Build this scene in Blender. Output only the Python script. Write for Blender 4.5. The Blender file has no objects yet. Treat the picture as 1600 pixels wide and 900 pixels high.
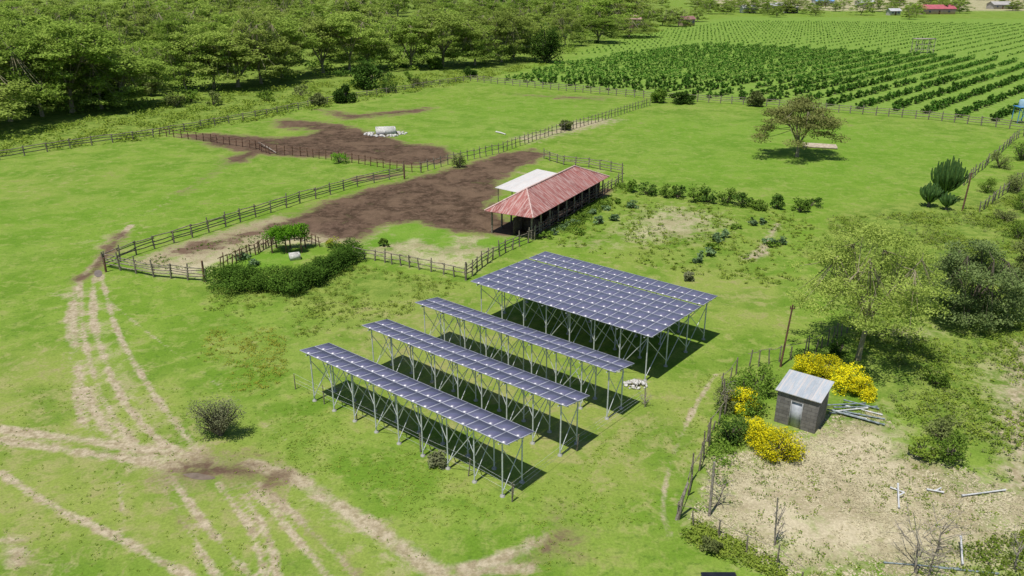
import bpy, math, numpy as np
from mathutils import Vector, Matrix
rad=math.radians
scene=bpy.context.scene
CAMH=22.0; PITCH=rad(21.5); FOC=1244.0
SP,CP=math.sin(PITCH),math.cos(PITCH)
# site survey: bearing readings (1600x900 survey sheet) -> metres on the ground plane
def G(px,py,z=0.0):
    u=-(py-450)/FOC; r=(px-800)/FOC
    t=(CAMH-z)/(SP-u*CP)
    return (r*t,(CP+u*SP)*t)
def GL(lst): return [G(*p) for p in lst]

# ---------------------------------------------------------------- scene, light, camera
w=bpy.data.worlds.new("World"); scene.world=w; w.use_nodes=True
nt=w.node_tree; nt.nodes.clear()
o=nt.nodes.new('ShaderNodeOutputWorld'); bg=nt.nodes.new('ShaderNodeBackground'); sk=nt.nodes.new('ShaderNodeTexSky')
sk.sky_type='NISHITA'; sk.sun_disc=False; sk.sun_elevation=rad(69); sk.sun_rotation=rad(217); sk.altitude=1800
bg.inputs[1].default_value=0.10
nt.links.new(sk.outputs[0],bg.inputs[0]); nt.links.new(bg.outputs[0],o.inputs[0])
sl=bpy.data.lights.new("sun","SUN"); sl.energy=4.7; sl.angle=rad(0.5); sl.color=(1.0,0.96,0.89)
so=bpy.data.objects.new("sun",sl); scene.collection.objects.link(so)
el=rad(69); sd=Vector((-0.6*math.cos(el),-0.8*math.cos(el),math.sin(el)))
so.rotation_euler=sd.to_track_quat('Z','Y').to_euler(); so.location=(-30,-40,80)
cd=bpy.data.cameras.new("camera"); cd.sensor_width=36; cd.lens=28; cd.clip_end=8000; cd.clip_start=0.5
co=bpy.data.objects.new("camera",cd); scene.collection.objects.link(co)
co.location=(0,0,CAMH); co.rotation_euler=(math.pi/2-PITCH,0,0); scene.camera=co
scene.view_settings.view_transform='Standard'; scene.view_settings.look='None'; scene.view_settings.exposure=0

# ---------------------------------------------------------------- material helpers
class NT:
    def __init__(s,name):
        s.m=bpy.data.materials.new(name); s.m.use_nodes=True; s.t=s.m.node_tree; s.t.nodes.clear()
        s.out=s.n('ShaderNodeOutputMaterial')
    def n(s,t): return s.t.nodes.new(t)
    def l(s,a,b): s.t.links.new(a,b)
    def coord(s):
        c=s.n('ShaderNodeTexCoord'); return c.outputs['Object']
    def noise(s,co,scale,detail=4,rough=.55,dist=0.0):
        n=s.n('ShaderNodeTexNoise'); n.inputs['Scale'].default_value=scale; n.inputs['Detail'].default_value=detail
        n.inputs['Roughness'].default_value=rough; n.inputs['Distortion'].default_value=dist
        if co is not None: s.l(co,n.inputs['Vector'])
        return n.outputs['Fac']
    def math(s,op,a,b=None,c=None):
        n=s.n('ShaderNodeMath'); n.operation=op
        for i,v in enumerate((a,b,c)):
            if v is None: continue
            if isinstance(v,(int,float)): n.inputs[i].default_value=v
            else: s.l(v,n.inputs[i])
        return n.outputs[0]
    def ss(s,v,lo,hi):
        n=s.n('ShaderNodeMapRange'); n.interpolation_type='SMOOTHSTEP'; s.l(v,n.inputs[0])
        n.inputs[1].default_value=lo; n.inputs[2].default_value=hi; return n.outputs[0]
    def mix(s,f,a,b,mode='MIX'):
        n=s.n('ShaderNodeMix'); n.data_type='RGBA'; n.blend_type=mode
        for i,v in ((0,f),(6,a),(7,b)):
            if isinstance(v,(int,float)): n.inputs[i].default_value=v
            elif isinstance(v,tuple): n.inputs[i].default_value=(*v,1)
            else: s.l(v,n.inputs[i])
        return n.outputs[2]
    def princ(s,col,rough=.8,spec=.3,metal=0,bump=None,bstr=.4,bdist=.05):
        p=s.n('ShaderNodeBsdfPrincipled')
        if isinstance(col,tuple): p.inputs['Base Color'].default_value=(*col,1)
        else: s.l(col,p.inputs['Base Color'])
        if isinstance(rough,(int,float)): p.inputs['Roughness'].default_value=rough
        else: s.l(rough,p.inputs['Roughness'])
        p.inputs['Specular IOR Level'].default_value=spec; p.inputs['Metallic'].default_value=metal
        if bump is not None:
            b=s.n('ShaderNodeBump'); b.inputs['Strength'].default_value=bstr; b.inputs['Distance'].default_value=bdist
            s.l(bump,b.inputs['Height']); s.l(b.outputs[0],p.inputs['Normal'])
        s.l(p.outputs[0],s.out.inputs[0]); return p
def mat2(name,a,b,scale=3,rough=.8,spec=.3,metal=0,bstr=.3,bdist=.03,detail=3):
    t=NT(name); c=t.coord(); n=t.noise(c,scale,detail,.65); f=t.ss(n,.32,.68)
    t.princ(t.mix(f,a,b),rough,spec,metal,n if bstr>.1 else None,bstr,bdist); return t.m
def leafmat(name,dark,light,extra=None,trans=.25,exf=.1,hue=None):
    t=NT(name); c=t.coord(); g=t.n('ShaderNodeNewGeometry'); r=g.outputs['Random Per Island']
    oi=t.n('ShaderNodeObjectInfo')
    n=t.noise(c,.55,1); f=t.math('ADD',t.math('MULTIPLY',r,.55),t.math('MULTIPLY',t.ss(n,.38,.62),.45))
    col=t.mix(f,dark,light)
    if hue: col=t.mix(t.math('MULTIPLY',oi.outputs['Random'],.75),col,hue)
    if extra:
        e=t.math('GREATER_THAN',r,1-exf); col=t.mix(e,col,extra)
    v=t.math('ADD',t.math('MULTIPLY',t.math('FRACT',t.math('MULTIPLY',oi.outputs['Random'],7.3)),.45),.78)
    cmb=t.n('ShaderNodeCombineXYZ'); 
    for i in range(3): t.l(v,cmb.inputs[i])
    col=t.mix(1.0,col,cmb.outputs[0],'MULTIPLY')
    d=t.n('ShaderNodeBsdfDiffuse'); tr=t.n('ShaderNodeBsdfTranslucent'); mx=t.n('ShaderNodeMixShader')
    t.l(col,d.inputs[0]); t.l(col,tr.inputs[0]); mx.inputs[0].default_value=trans
    t.l(d.outputs[0],mx.inputs[1]); t.l(tr.outputs[0],mx.inputs[2]); t.l(mx.outputs[0],t.out.inputs[0]); return t.m

L_ACA=leafmat("acacia_leaf",(.155,.265,.035),(.35,.475,.085),hue=(.32,.38,.09),trans=.36)
L_ACA2=leafmat("lone_acacia_leaf",(.20,.225,.065),(.38,.40,.13),trans=.3)
L_FEA=leafmat("feathery_leaf",(.205,.285,.05),(.39,.465,.11),trans=.35)
L_THORN=leafmat("thorn_leaf",(.085,.13,.042),(.22,.285,.10),trans=.3)
L_UND=leafmat("understorey_leaf",(.11,.20,.026),(.28,.38,.06))
L_DARK=leafmat("dark_leaf",(.035,.075,.015),(.11,.20,.032))
L_HEDGE=leafmat("hedge_leaf",(.045,.10,.016),(.15,.27,.038))
L_MID=leafmat("green_leaf",(.08,.15,.02),(.20,.31,.045))
L_ORCH=leafmat("orchard_leaf",(.045,.11,.018),(.12,.26,.035))
L_OLIVE=leafmat("olive_leaf",(.12,.15,.045),(.25,.295,.095))
L_GREY=leafmat("grey_green_leaf",(.10,.17,.07),(.24,.35,.16))
L_YEL=leafmat("yellow_flower",(.66,.60,.015),(.95,.86,.03),extra=(.16,.26,.03),exf=.16)
L_RUST=leafmat("dry_shrub_leaf",(.16,.175,.085),(.30,.32,.17))
L_WEED=leafmat("weed_leaf",(.15,.235,.03),(.30,.375,.06))
L_YWEED=leafmat("yellow_weed_leaf",(.25,.29,.04),(.42,.42,.06))
L_STRAW=leafmat("straw",(.38,.33,.20),(.60,.54,.36),trans=.1)
L_BRT=leafmat("bright_vine_leaf",(.09,.24,.015),(.22,.46,.03))
BARK=mat2("bark",(.19,.165,.09),(.36,.32,.20),6)
BARKD=mat2("dark_bark",(.09,.07,.05),(.19,.16,.12),8)
DEADW=mat2("dead_wood",(.17,.14,.11),(.36,.32,.27),8)
WOOD=mat2("weathered_wood",(.12,.10,.075),(.30,.26,.20),5)
WOODB=mat2("brown_wood",(.09,.045,.03),(.20,.11,.07),5)
STEEL=mat2("galvanised_steel",(.50,.52,.53),(.66,.68,.68),9,rough=.5,spec=.5,metal=.15,bstr=.05)
CONC=mat2("concrete",(.42,.41,.38),(.66,.65,.61),6)
FOOT=mat2("footing_concrete",(.24,.235,.21),(.40,.39,.35),6)
PVC=mat2("white_pipe",(.44,.45,.45),(.60,.60,.60),5,rough=.4)
PIPEG=mat2("grey_pipe",(.10,.13,.14),(.28,.33,.34),5,rough=.4)
EUPH=mat2("succulent_skin",(.035,.085,.02),(.09,.17,.035),3,rough=.5)
ROCK=mat2("rubble",(.40,.38,.35),(.72,.70,.66),8,bstr=.8)

def solar_mat():
    t=NT("solar_glass"); oi=t.n('ShaderNodeObjectInfo'); c=t.coord(); n=t.noise(c,.8,1)
    base=t.mix(oi.outputs['Random'],(.102,.104,.178),(.125,.126,.205)); base=t.mix(t.math('MULTIPLY',t.ss(n,.3,.7),.3),base,(.145,.14,.205))
    t.princ(base,.30,.5); return t.m
GLASS=solar_mat()
ALU=mat2("aluminium_frame",(.38,.39,.44),(.48,.49,.54),9,rough=.6,metal=0,bstr=.02)

def corr_mat(name,axis,a,b,rust,pitch=.09,sheet=.85,rf=.5,rough=.6,metal=.1,sf=.45,pale=(.75,.66,.6)):
    t=NT(name); c=t.coord(); sx=t.n('ShaderNodeSeparateXYZ'); t.l(c,sx.inputs[0]); v=sx.outputs[axis]
    wv=t.math('SINE',t.math('MULTIPLY',v,2*math.pi/pitch))
    cell=t.math('FLOOR',t.math('DIVIDE',v,sheet))
    wn=t.n('ShaderNodeTexWhiteNoise'); wn.noise_dimensions='1D'; t.l(cell,wn.inputs['W'])
    mp=t.n('ShaderNodeMapping'); t.l(c,mp.inputs[0])
    sc=[.5,.5,.5]; sc[axis]=4.0; mp.inputs['Scale'].default_value=sc
    st=t.noise(mp.outputs[0],1.2,4,.7); fine=t.noise(c,3.0,4,.7)
    col=t.mix(t.math('ADD',t.math('MULTIPLY',wn.outputs['Value'],.5),t.math('MULTIPLY',t.ss(st,.3,.7),.5)),a,b)
    col=t.mix(t.math('MULTIPLY',t.ss(fine,.5,.75),rf),col,rust)
    st2=t.noise(mp.outputs[0],2.2,2,.6); col=t.mix(t.math('MULTIPLY',t.ss(st2,.48,.62),sf),col,pale)
    fr=t.math('FRACT',t.math('DIVIDE',v,sheet)); seam=t.math('LESS_THAN',fr,.10)
    col=t.mix(t.math('MULTIPLY',seam,.6),col,pale)
    t.princ(col,rough,.4,metal,wv,.5,.02); return t.m

# ---------------------------------------------------------------- geometry helpers
def tube(pts,radii,n=6,mat=0,cap=True):
    P=np.array(pts,float); k=len(P)
    if np.isscalar(radii): radii=[radii]*k
    D=np.zeros_like(P); D[0]=P[1]-P[0]; D[-1]=P[-1]-P[-2]
    if k>2: D[1:-1]=P[2:]-P[:-2]
    D/=np.linalg.norm(D,axis=1)[:,None]+1e-9
    a=np.arange(n)*2*math.pi/n; V=[]
    for i in range(k):
        ref=np.array([0,0,1.]) if abs(D[i,2])<.9 else np.array([1.,0,0])
        u=np.cross(D[i],ref); u/=np.linalg.norm(u); v=np.cross(D[i],u)
        V.append(P[i]+radii[i]*(np.cos(a)[:,None]*u+np.sin(a)[:,None]*v))
    V=np.concatenate(V); F=[]
    for i in range(k-1):
        for j in range(n):
            j2=(j+1)%n; F.append((i*n+j,i*n+j2,(i+1)*n+j2,(i+1)*n+j))
    bl=[(V,np.array(F),mat)]
    if cap:
        bl.append((V[-n:],np.arange(n)[None,:],mat)); bl.append((V[:n],np.arange(n)[::-1][None,:],mat))
    return bl
BF=np.array([(0,3,2,1),(4,5,6,7),(0,1,5,4),(1,2,6,5),(2,3,7,6),(3,0,4,7)])
def box(c,s,mat=0,rz=0):
    x,y,z=s[0]/2,s[1]/2,s[2]/2
    V=np.array([(-x,-y,-z),(x,-y,-z),(x,y,-z),(-x,y,-z),(-x,-y,z),(x,-y,z),(x,y,z),(-x,y,z)],float)
    if rz:
        cs,sn=math.cos(rz),math.sin(rz); V=V@np.array([[cs,sn,0],[-sn,cs,0],[0,0,1]])
    return [(V+np.array(c,float),BF,mat)]
def poly(pts,mat=0): return [(np.array(pts,float),np.arange(len(pts))[None,:],mat)]
def slab(pts,th,mat=0):
    P=np.array(pts,float); n=len(P); Q=P.copy(); Q[:,2]-=th; V=np.concatenate([P,Q])
    F=[(i,i+n,(i+1)%n+n,(i+1)%n) for i in range(n)]
    return [(V,np.arange(n)[None,:],mat),(V,(np.arange(n)[::-1]+n)[None,:],mat),(V,np.array(F),mat)]
def leaves(P,size,rng,flat=0.0,aspect=.6):
    n=len(P); N=rng.normal(size=(n,3)); N[:,2]=np.abs(N[:,2])+flat
    N/=np.linalg.norm(N,axis=1)[:,None]; T=np.cross(N,rng.normal(size=(n,3))); T/=np.linalg.norm(T,axis=1)[:,None]+1e-9
    B=np.cross(N,T); s=(size*rng.uniform(.6,1.4,n))[:,None]
    V=np.stack([P-T*s*.5,P+B*s*.5*aspect-T*s*.1,P+T*s*.5,P-B*s*.5*aspect+T*s*.1],1).reshape(-1,3)
    return [(V,np.arange(n*4).reshape(n,4),0)]
def setmat(bl,m): return [(v,f,m) for v,f,_ in bl]
def mesh(name,bl,mats,smooth=False):
    off=0; VV=[];LL=[];ST=[];MI=[]; ls=0
    for v,f,m in bl:
        VV.append(v); k=f.shape[1]; LL.append(f.ravel()+off); ST.append(ls+np.arange(len(f))*k); MI.append(np.full(len(f),m))
        ls+=f.size; off+=len(v)
    V=np.concatenate(VV); L=np.concatenate(LL).astype(np.int32); S=np.concatenate(ST).astype(np.int32); M=np.concatenate(MI).astype(np.int32)
    me=bpy.data.meshes.new(name); me.vertices.add(len(V)); me.loops.add(len(L)); me.polygons.add(len(S))
    me.vertices.foreach_set('co',V.astype(np.float32).ravel()); me.loops.foreach_set('vertex_index',L)
    me.polygons.foreach_set('loop_start',S)
    for m in mats: me.materials.append(m)
    me.polygons.foreach_set('material_index',M)
    me.update(calc_edges=True)
    if smooth: me.polygons.foreach_set('use_smooth',np.ones(len(S),bool))
    return me
def add(name,me,loc=(0,0,0),rz=0,parent=None,scale=None):
    ob=bpy.data.objects.new(name,me); scene.collection.objects.link(ob); ob.location=loc
    ob.rotation_euler=(0,0,rz)
    if scale is not None: ob.scale=scale
    if parent: ob.parent=parent
    return ob
def top(ob,label,cat,group=None,kind=None):
    ob["label"]=label; ob["category"]=cat
    if group: ob["group"]=group
    if kind: ob["kind"]=kind
    return ob

# ---------------------------------------------------------------- ground
def grow(a,step,f,end):
    r=[];x=a;s=step
    while x<end: s*=f; x+=s; r.append(x)
    return np.array(r)
xs=np.arange(-50,45.01,.22); gx=grow(45,.25,1.045,3500); gxl=grow(50,.25,1.045,3500)
xs=np.concatenate([-gxl[::-1],xs,gx]); ys=np.arange(19,90,.22); gy=grow(ys[-1],.25,1.018,5000); gb=grow(-19,.3,1.15,900)
ys=np.concatenate([-gb[::-1],ys,gy])
X,Y=np.meshgrid(xs,ys); X=X.ravel();Y=Y.ravel(); nx,ny=len(xs),len(ys)
def bsel(P,mrg):
    P=np.array(P); return np.nonzero((X>P[:,0].min()-mrg)&(X<P[:,0].max()+mrg)&(Y>P[:,1].min()-mrg)&(Y<P[:,1].max()+mrg))[0]
def segd(ax,ay,bx,by,X=None,Y=None):
    dx,dy=bx-ax,by-ay; t=np.clip(((X-ax)*dx+(Y-ay)*dy)/(dx*dx+dy*dy+1e-9),0,1)
    return np.hypot(X-ax-t*dx,Y-ay-t*dy)
def pmask(px,soft,val=1.0):
    P=GL(px); ix=bsel(P,soft*1.1); x,y=X[ix],Y[ix]; d=np.full(x.shape,1e9); ins=np.zeros(x.shape,bool)
    for i in range(len(P)):
        a,b=P[i],P[(i+1)%len(P)]; d=np.minimum(d,segd(*a,*b,x,y))
        if a[1]!=b[1]:
            c=((a[1]>y)!=(b[1]>y))&(x<(b[0]-a[0])*(y-a[1])/(b[1]-a[1])+a[0]); ins^=c
    s=np.where(ins,d,-d); R=np.zeros(X.shape); R[ix]=np.clip(.5+s/(2*soft),0,1)*val; return R
def smooth(P,it=2):
    for _ in range(it):
        Q=[P[0]]
        for a,b in zip(P[:-1],P[1:]): Q+= [(a[0]*.75+b[0]*.25,a[1]*.75+b[1]*.25),(a[0]*.25+b[0]*.75,a[1]*.25+b[1]*.75)]
        P=Q+[P[-1]]
    return P
def ldist(px,mrg):
    P=smooth(GL(px)); ix=bsel(P,mrg); x,y=X[ix],Y[ix]; d=np.full(x.shape,1e9)
    for i in range(len(P)-1): d=np.minimum(d,segd(*P[i],*P[i+1],x,y))
    return ix,d
def lmask(px,width,soft,val=1.0):
    ix,d=ldist(px,width+soft*1.2); R=np.zeros(X.shape); R[ix]=np.clip(.5+(width/2-d)/(2*soft),0,1)*val; return R
_rr=np.random.default_rng(3)
def rut(px,width=.34,val=1.0):
    width*=.80; ix,d=ldist(px,width*3); R=np.zeros(X.shape); x,y=X[ix],Y[ix]; p=_rr.uniform(0,6,3)
    wob=.80+.16*np.sin(x*.9+p[0])+.14*np.sin(y*.7+x*.3+p[1])+.10*np.sin(y*1.9+p[2])
    R[ix]=np.exp(-(d/(width*(.75+.4*wob)))**2)*np.minimum(1,val*wob*1.18); return R
def mx(*a):
    r=a[0]
    for b in a[1:]: r=np.maximum(r,b)
    return r
mud=mx(
 pmask([(280,210),(340,209),(430,216),(470,213),(500,202),(530,193),(565,204),(600,211),(640,225),(700,231),(710,245),(690,254),(640,258),(560,250),(520,244),(470,245),(430,243),(405,240),(380,253),(352,258),(355,248),(385,237),(330,227)],2.0),
 pmask([(425,190),(450,186),(500,190),(545,196),(540,206),(480,204),(435,198)],2.4,.85),
 pmask([(500,171),(560,179),(620,173),(670,167),(668,174),(600,182),(540,187)],2.4,.85),
 pmask([(800,147),(870,150),(950,152),(940,157),(860,153)],3.,.7),
 pmask([(600,290),(650,276),(720,260),(790,240),(830,233),(856,240),(812,262),(788,275),(780,300),(770,325),(800,345),(840,352),(810,368),(760,366),(700,362),(650,347),(600,350),(560,374),(520,374),(460,358),(430,350),(480,328),(560,300)],1.7),
 pmask([(600,288),(480,325),(350,362),(250,392),(240,405),(330,400),(420,368),(500,375),(560,372),(640,330)],2.2,.60),
 lmask([(380,240),(360,252),(300,290),(255,325)],.6,1.4,.52),
 lmask([(560,280),(600,276),(630,270)],1.2,1.6,.8),
 lmask([(192,365),(165,395),(148,425),(122,436)],1.0,.9,.85),
 pmask([(245,748),(280,722),(330,710),(400,720),(450,742),(430,757),(330,758),(265,766)],1.5,.82),
 lmask([(255,755),(262,780),(285,820)],.3,.6,.5), rut([(425,760),(440,790),(500,840),(560,900)],.4,.3),
 pmask([(690,910),(790,870),(850,840),(875,802),(900,840),(860,885),(800,910)],1.5,.66),
 pmask([(30,850),(50,868),(75,905),(40,905)],.8,.6),
 lmask([(770,362),(850,355),(900,325),(950,296)],1.2,.6,.9))
tan=mx(
 rut([(205,352),(165,395),(130,430),(112,470),(118,540),(125,600),(150,650),(180,690),(235,715)],.4,.95),
 rut([(150,425),(140,480),(160,560),(200,640),(255,695),(305,718)],.32),
 rut([(158,430),(178,510),(222,590),(265,650),(312,708)],.30),
 rut([(145,430),(150,520),(178,600),(218,665),(270,712)],.28,.9),
 rut([(125,440),(132,540),(152,600),(175,650),(215,700)],.30,.9),
 rut([(118,440),(104,480),(110,560),(120,640),(150,690)],.3,.7),
 rut([(0,670),(80,683),(160,690),(230,705),(310,715)],.55), rut([(0,688),(100,702),(200,716),(280,730)],.48,.95),
 pmask([(180,700),(300,692),(350,708),(380,722),(320,745),(240,750),(200,730)],1.6,.85),
 rut([(0,738),(60,778),(130,815),(190,842),(300,905)],.30,.95),rut([(0,705),(60,700),(120,712),(215,722)],.25,.7),
 rut([(250,750),(290,820),(320,870),(340,905)],.27,.9), rut([(268,745),(320,820),(400,910)],.27,.95),
 rut([(340,755),(385,810),(405,860),(412,905)],.25,.95),rut([(362,755),(400,800),(425,850),(435,905)],.25,.9),
 rut([(380,755),(430,800),(480,860),(520,910)],.27,.95),rut([(402,755),(455,800),(520,860),(565,910)],.27,.9),
 rut([(185,745),(195,820),(190,850)],.2,.6),
 rut([(390,722),(460,745),(510,776),(560,810),(610,845),(660,880),(710,910)],.65,.98),
 pmask([(540,805),(575,820),(620,852),(680,888),(640,880),(580,842)],.7,.95),
 rut([(680,892),(760,882),(820,860),(875,820)],.5,.75), rut([(700,905),(760,890),(830,885)],.5,.7),
 rut([(170,470),(230,520),(300,570),(345,600)],.2,.6),rut([(330,595),(400,650),(450,690)],.15,.5),
 rut([(1118,585),(1085,635),(1060,690),(1042,740),(1034,800),(1047,835)],.22,.8),
 lmask([(1610,540),(1580,640),(1590,720),(1600,790)],1.6,1.2,.95),
 pmask([(795,216),(850,204),(880,190),(960,184),(975,188),(940,198),(870,214),(825,224)],2.6,.85),
 lmask([(1165,403),(1190,395),(1200,375),(1215,350)],.7,.7,1.0), pmask([(1165,400),(1190,385),(1205,395),(1180,408)],.5,1.0),
 pmask([(0,835),(30,843),(50,862),(35,885),(0,885)],.6,1.0),
 lmask([(770,270),(800,268),(830,272)],1.4,1.2,.7),
 lmask([(300,290),(250,320),(205,352)],1.2,1.2,.42),
 pmask([(560,215),(600,200),(640,203),(640,212),(600,216)],1.8,.6),
 pmask([(975,595),(1000,590),(1012,602),(990,610)],.5,1.0))
dry=mx(
 pmask([(1115,715),(1200,700),(1290,650),(1380,640),(1430,700),(1500,730),(1600,775),(1610,905),(1270,905),(1160,860),(1080,815),(1085,760)],2.4,.95),
 pmask([(185,412),(250,388),(350,358),(430,335),(500,345),(560,345),(560,378),(500,385),(440,385),(380,400),(330,420),(325,438),(240,430)],1.4,.85),
 pmask([(560,380),(600,350),(700,362),(790,368),(815,372),(780,395),(735,430),(690,425),(640,415),(570,402)],1.6,.68),
 pmask([(1000,322),(1060,318),(1130,335),(1150,350),(1110,375),(1010,385),(940,372)],3.5,.72),
 pmask([(105,450),(165,440),(240,600),(320,705),(180,690),(115,600)],2.2,.52),
 pmask([(112,560),(140,560),(200,690),(130,680)],1.4,.68),
 pmask([(80,458),(112,455),(115,478)],.8,.8),
 pmask([(130,380),(190,350),(230,355),(170,410)],2.2,.55),
 pmask([(850,385),(920,365),(1000,375),(980,395),(900,392)],2.5,.5),
 pmask([(1340,520),(1420,500),(1500,520),(1430,545)],1.6,.6),
 pmask([(1500,560),(1600,540),(1600,700),(1530,700)],2,.58),
 pmask([(1050,-20),(1700,-20),(1800,18),(1300,18),(1090,10)],20,.8),
 pmask([(0,850),(120,870),(200,905),(0,905)],1,.5),
 pmask([(390,715),(560,800),(700,905),(600,905),(430,770)],1.8,.5),
 pmask([(880,260),(950,262),(960,275),(900,268)],1,.4))
rough=mx(
 pmask([(-400,300),(0,248),(240,212),(525,158),(735,124),(860,92),(1000,45),(1100,20),(900,-20),(-3000,-20),(-1500,200)],4,1),
 pmask([(1290,330),(1420,310),(1520,300),(1700,190),(1900,400),(1700,720),(1560,720),(1480,700),(1390,640),(1300,600),(1330,540),(1250,400)],3,.85),
 pmask([(840,360),(960,290),(1100,300),(1290,335),(1240,420),(1100,440),(950,400)],2,.5),
 pmask([(240,430),(330,445),(560,410),(740,440),(640,470),(450,480),(300,470)],1.6,.7))
olive=mx(pmask([(340,530),(420,525),(430,570),(410,600),(380,590),(340,550)],2.5,.7),
 pmask([(-100,300),(100,240),(250,250),(200,300),(0,360)],8,.5),
 pmask([(480,470),(740,440),(1000,600),(1150,560),(1180,700),(1060,860),(830,790),(500,640)],4,.7),
 pmask([(820,400),(1000,380),(1250,430),(1300,520),(1130,540),(1000,440)],4,.6),
 pmask([(-200,560),(120,520),(330,600),(600,800),(700,950),(-200,950)],4,.7))
lush=pmask([(605,352),(650,346),(715,362),(720,385),(690,392),(645,375),(585,390),(560,385)],1.0,1.0)
lush=np.maximum(lush,pmask([(740,372),(815,366),(820,380),(770,392),(735,385)],1.0,1.0))
lush=np.maximum(lush,pmask([(1310,188),(1540,210),(1560,240),(1450,290),(1330,300),(1060,290),(960,240),(1010,180)],8,.55))
lush=np.maximum(lush,pmask([(370,400),(430,392),(500,398),(400,425),(350,425)],.5,.9))
lush=np.maximum(lush,pmask([(640,180),(800,150),(960,165),(860,200),(730,235),(640,215)],5,.45))
lush=np.maximum(lush,pmask([(-100,270),(250,230),(560,270),(300,340),(150,360),(-100,460)],6,.35))
orch=pmask([(775,130),(1180,158),(1590,196),(2000,240),(2400,60),(1600,30),(1150,26),(1000,48),(870,100)],6,1)
hard=np.clip(lush*1.6-.9,0,1)
dry=dry*(1-hard*.95); mud=mud*(1-.85*hard)
Z=np.zeros_like(X)
V=np.stack([X,Y,Z],1)
ii=np.arange(ny-1)[:,None]*nx+np.arange(nx-1)[None,:]; ii=ii.ravel()
F=np.stack([ii,ii+1,ii+nx+1,ii+nx],1)
def ground_mat():
    t=NT("ground_cover"); c=t.coord()
    def att(nm):
        a=t.n('ShaderNodeAttribute'); a.attribute_name=nm; s=t.n('ShaderNodeSeparateColor'); t.l(a.outputs['Color'],s.inputs[0]); return s.outputs,a.outputs['Alpha']
    A,AL=att("masks_a"); B,_=att("masks_b")
    nL=t.noise(c,.045,2,.6); nM=t.noise(c,.22,3,.6,.5); nF=t.noise(c,2.4,3,.7); nT=t.noise(c,.8,4,.75,.4); nP=t.noise(c,7.5,2,.8)
    g=t.mix(t.ss(nM,.34,.66),(.118,.210,.022),(.210,.292,.050))
    g=t.mix(t.math('MULTIPLY',t.ss(nL,.40,.62),.5),g,(.148,.256,.024))
    g=t.mix(t.math('MULTIPLY',t.ss(nT,.47,.66),.65),g,(.275,.310,.085))
    g=t.mix(t.math('MULTIPLY',t.ss(nF,.52,.68),.6),g,(.080,.150,.020))
    g=t.mix(t.math('MULTIPLY',AL,.5),g,(.120,.262,.022))
    def th(m,nz,amp,lo=.4,hi=.6):
        return t.ss(t.math('ADD',m,t.math('MULTIPLY',t.math('SUBTRACT',nz,.5),amp)),lo,hi)
    g=t.mix(t.math('MULTIPLY',th(B[0],nM,1.6,.1,.9),.55),g,(.248,.280,.068))
    g=t.mix(t.math('MULTIPLY',th(B[0],nT,2.4,.5,1.1),.65),g,(.305,.285,.12))
    rg=t.mix(t.ss(nT,.36,.62),(.095,.165,.022),(.215,.28,.052)); rg=t.mix(t.math('MULTIPLY',t.ss(nP,.5,.7),.4),rg,(.25,.25,.10))
    g=t.mix(t.math('MULTIPLY',th(B[1],nT,.9,.3,.75),.8),g,rg)
    og=t.mix(t.ss(nT,.35,.65),(.14,.25,.030),(.21,.31,.065)); g=t.mix(t.math('MULTIPLY',B[2],.8),g,og)
    fine=t.math('ADD',.56,t.math('MULTIPLY',nP,.88)); 
    cm=t.n('ShaderNodeCombineXYZ')
    for i in range(3): t.l(fine,cm.inputs[i])
    straw=t.mix(t.ss(nM,.38,.62),(.33,.275,.17),(.49,.425,.285)); straw=t.mix(t.math('MULTIPLY',t.ss(nP,.50,.66),.25),straw,(.56,.51,.37))
    straw=t.mix(t.math('MULTIPLY',t.ss(nT,.52,.66),.6),straw,(.25,.255,.10))
    bare=t.mix(t.ss(nF,.35,.65),(.30,.235,.155),(.48,.40,.29))
    nMT=t.math('ADD',t.math('MULTIPLY',nM,.55),t.math('MULTIPLY',nT,.45))
    mudc=t.mix(t.ss(nT,.38,.62),(.050,.030,.021),(.115,.072,.050)); mudc=t.mix(t.math('MULTIPLY',t.ss(nF,.52,.68),.4),mudc,(.23,.165,.115))
    mudc=t.mix(t.math('MULTIPLY',t.ss(nM,.46,.62),.55),mudc,(.17,.112,.075))
    dm=th(A[2],nT,1.7,.26,.98); g=t.mix(dm,g,straw)
    tm=th(A[1],nT,1.5,.28,.90); g=t.mix(t.math('MULTIPLY',tm,.88),g,bare)
    halo=th(A[0],nMT,2.0,.10,.60); g=t.mix(t.math('MULTIPLY',halo,.6),g,(.215,.165,.095))
    mm=th(A[0],nMT,2.6,.38,.74); g=t.mix(t.math('MULTIPLY',mm,.96),g,mudc)
    g=t.mix(1.0,g,cm.outputs[0],'MULTIPLY')
    t.princ(g,.95,.05,0,nP,.25,.06); return t.m
gm=mesh("ground",[(V,F,0)],[ground_mat()])
for nm,ch in (("masks_a",(mud,tan,dry,lush)),("masks_b",(olive,rough,orch))):
    a=gm.color_attributes.new(nm,'FLOAT_COLOR','POINT'); C=np.ones((len(X),4),np.float32)
    for i in range(len(ch)): C[:,i]=ch[i]
    a.data.foreach_set('color',C.ravel())
g=add("ground",gm); g["kind"]="structure"

# ---------------------------------------------------------------- puddles
PUD=mat2("muddy_water",(.15,.115,.08),(.22,.17,.125),1.2,rough=.2,spec=.4,bstr=.0)
def puddle(px):
    P=smooth(GL(px)+[GL(px)[0]],2)[:-1]; ob=add("water_puddle",mesh("puddle",poly([(x,y,.005) for x,y in P]),[PUD])); ob["kind"]="structure"
puddle([(285,741),(305,738),(318,741),(338,745),(335,749),(315,750),(300,748)])
puddle([(148,424),(154,421),(160,424),(160,431),(153,434),(147,430)])

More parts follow.
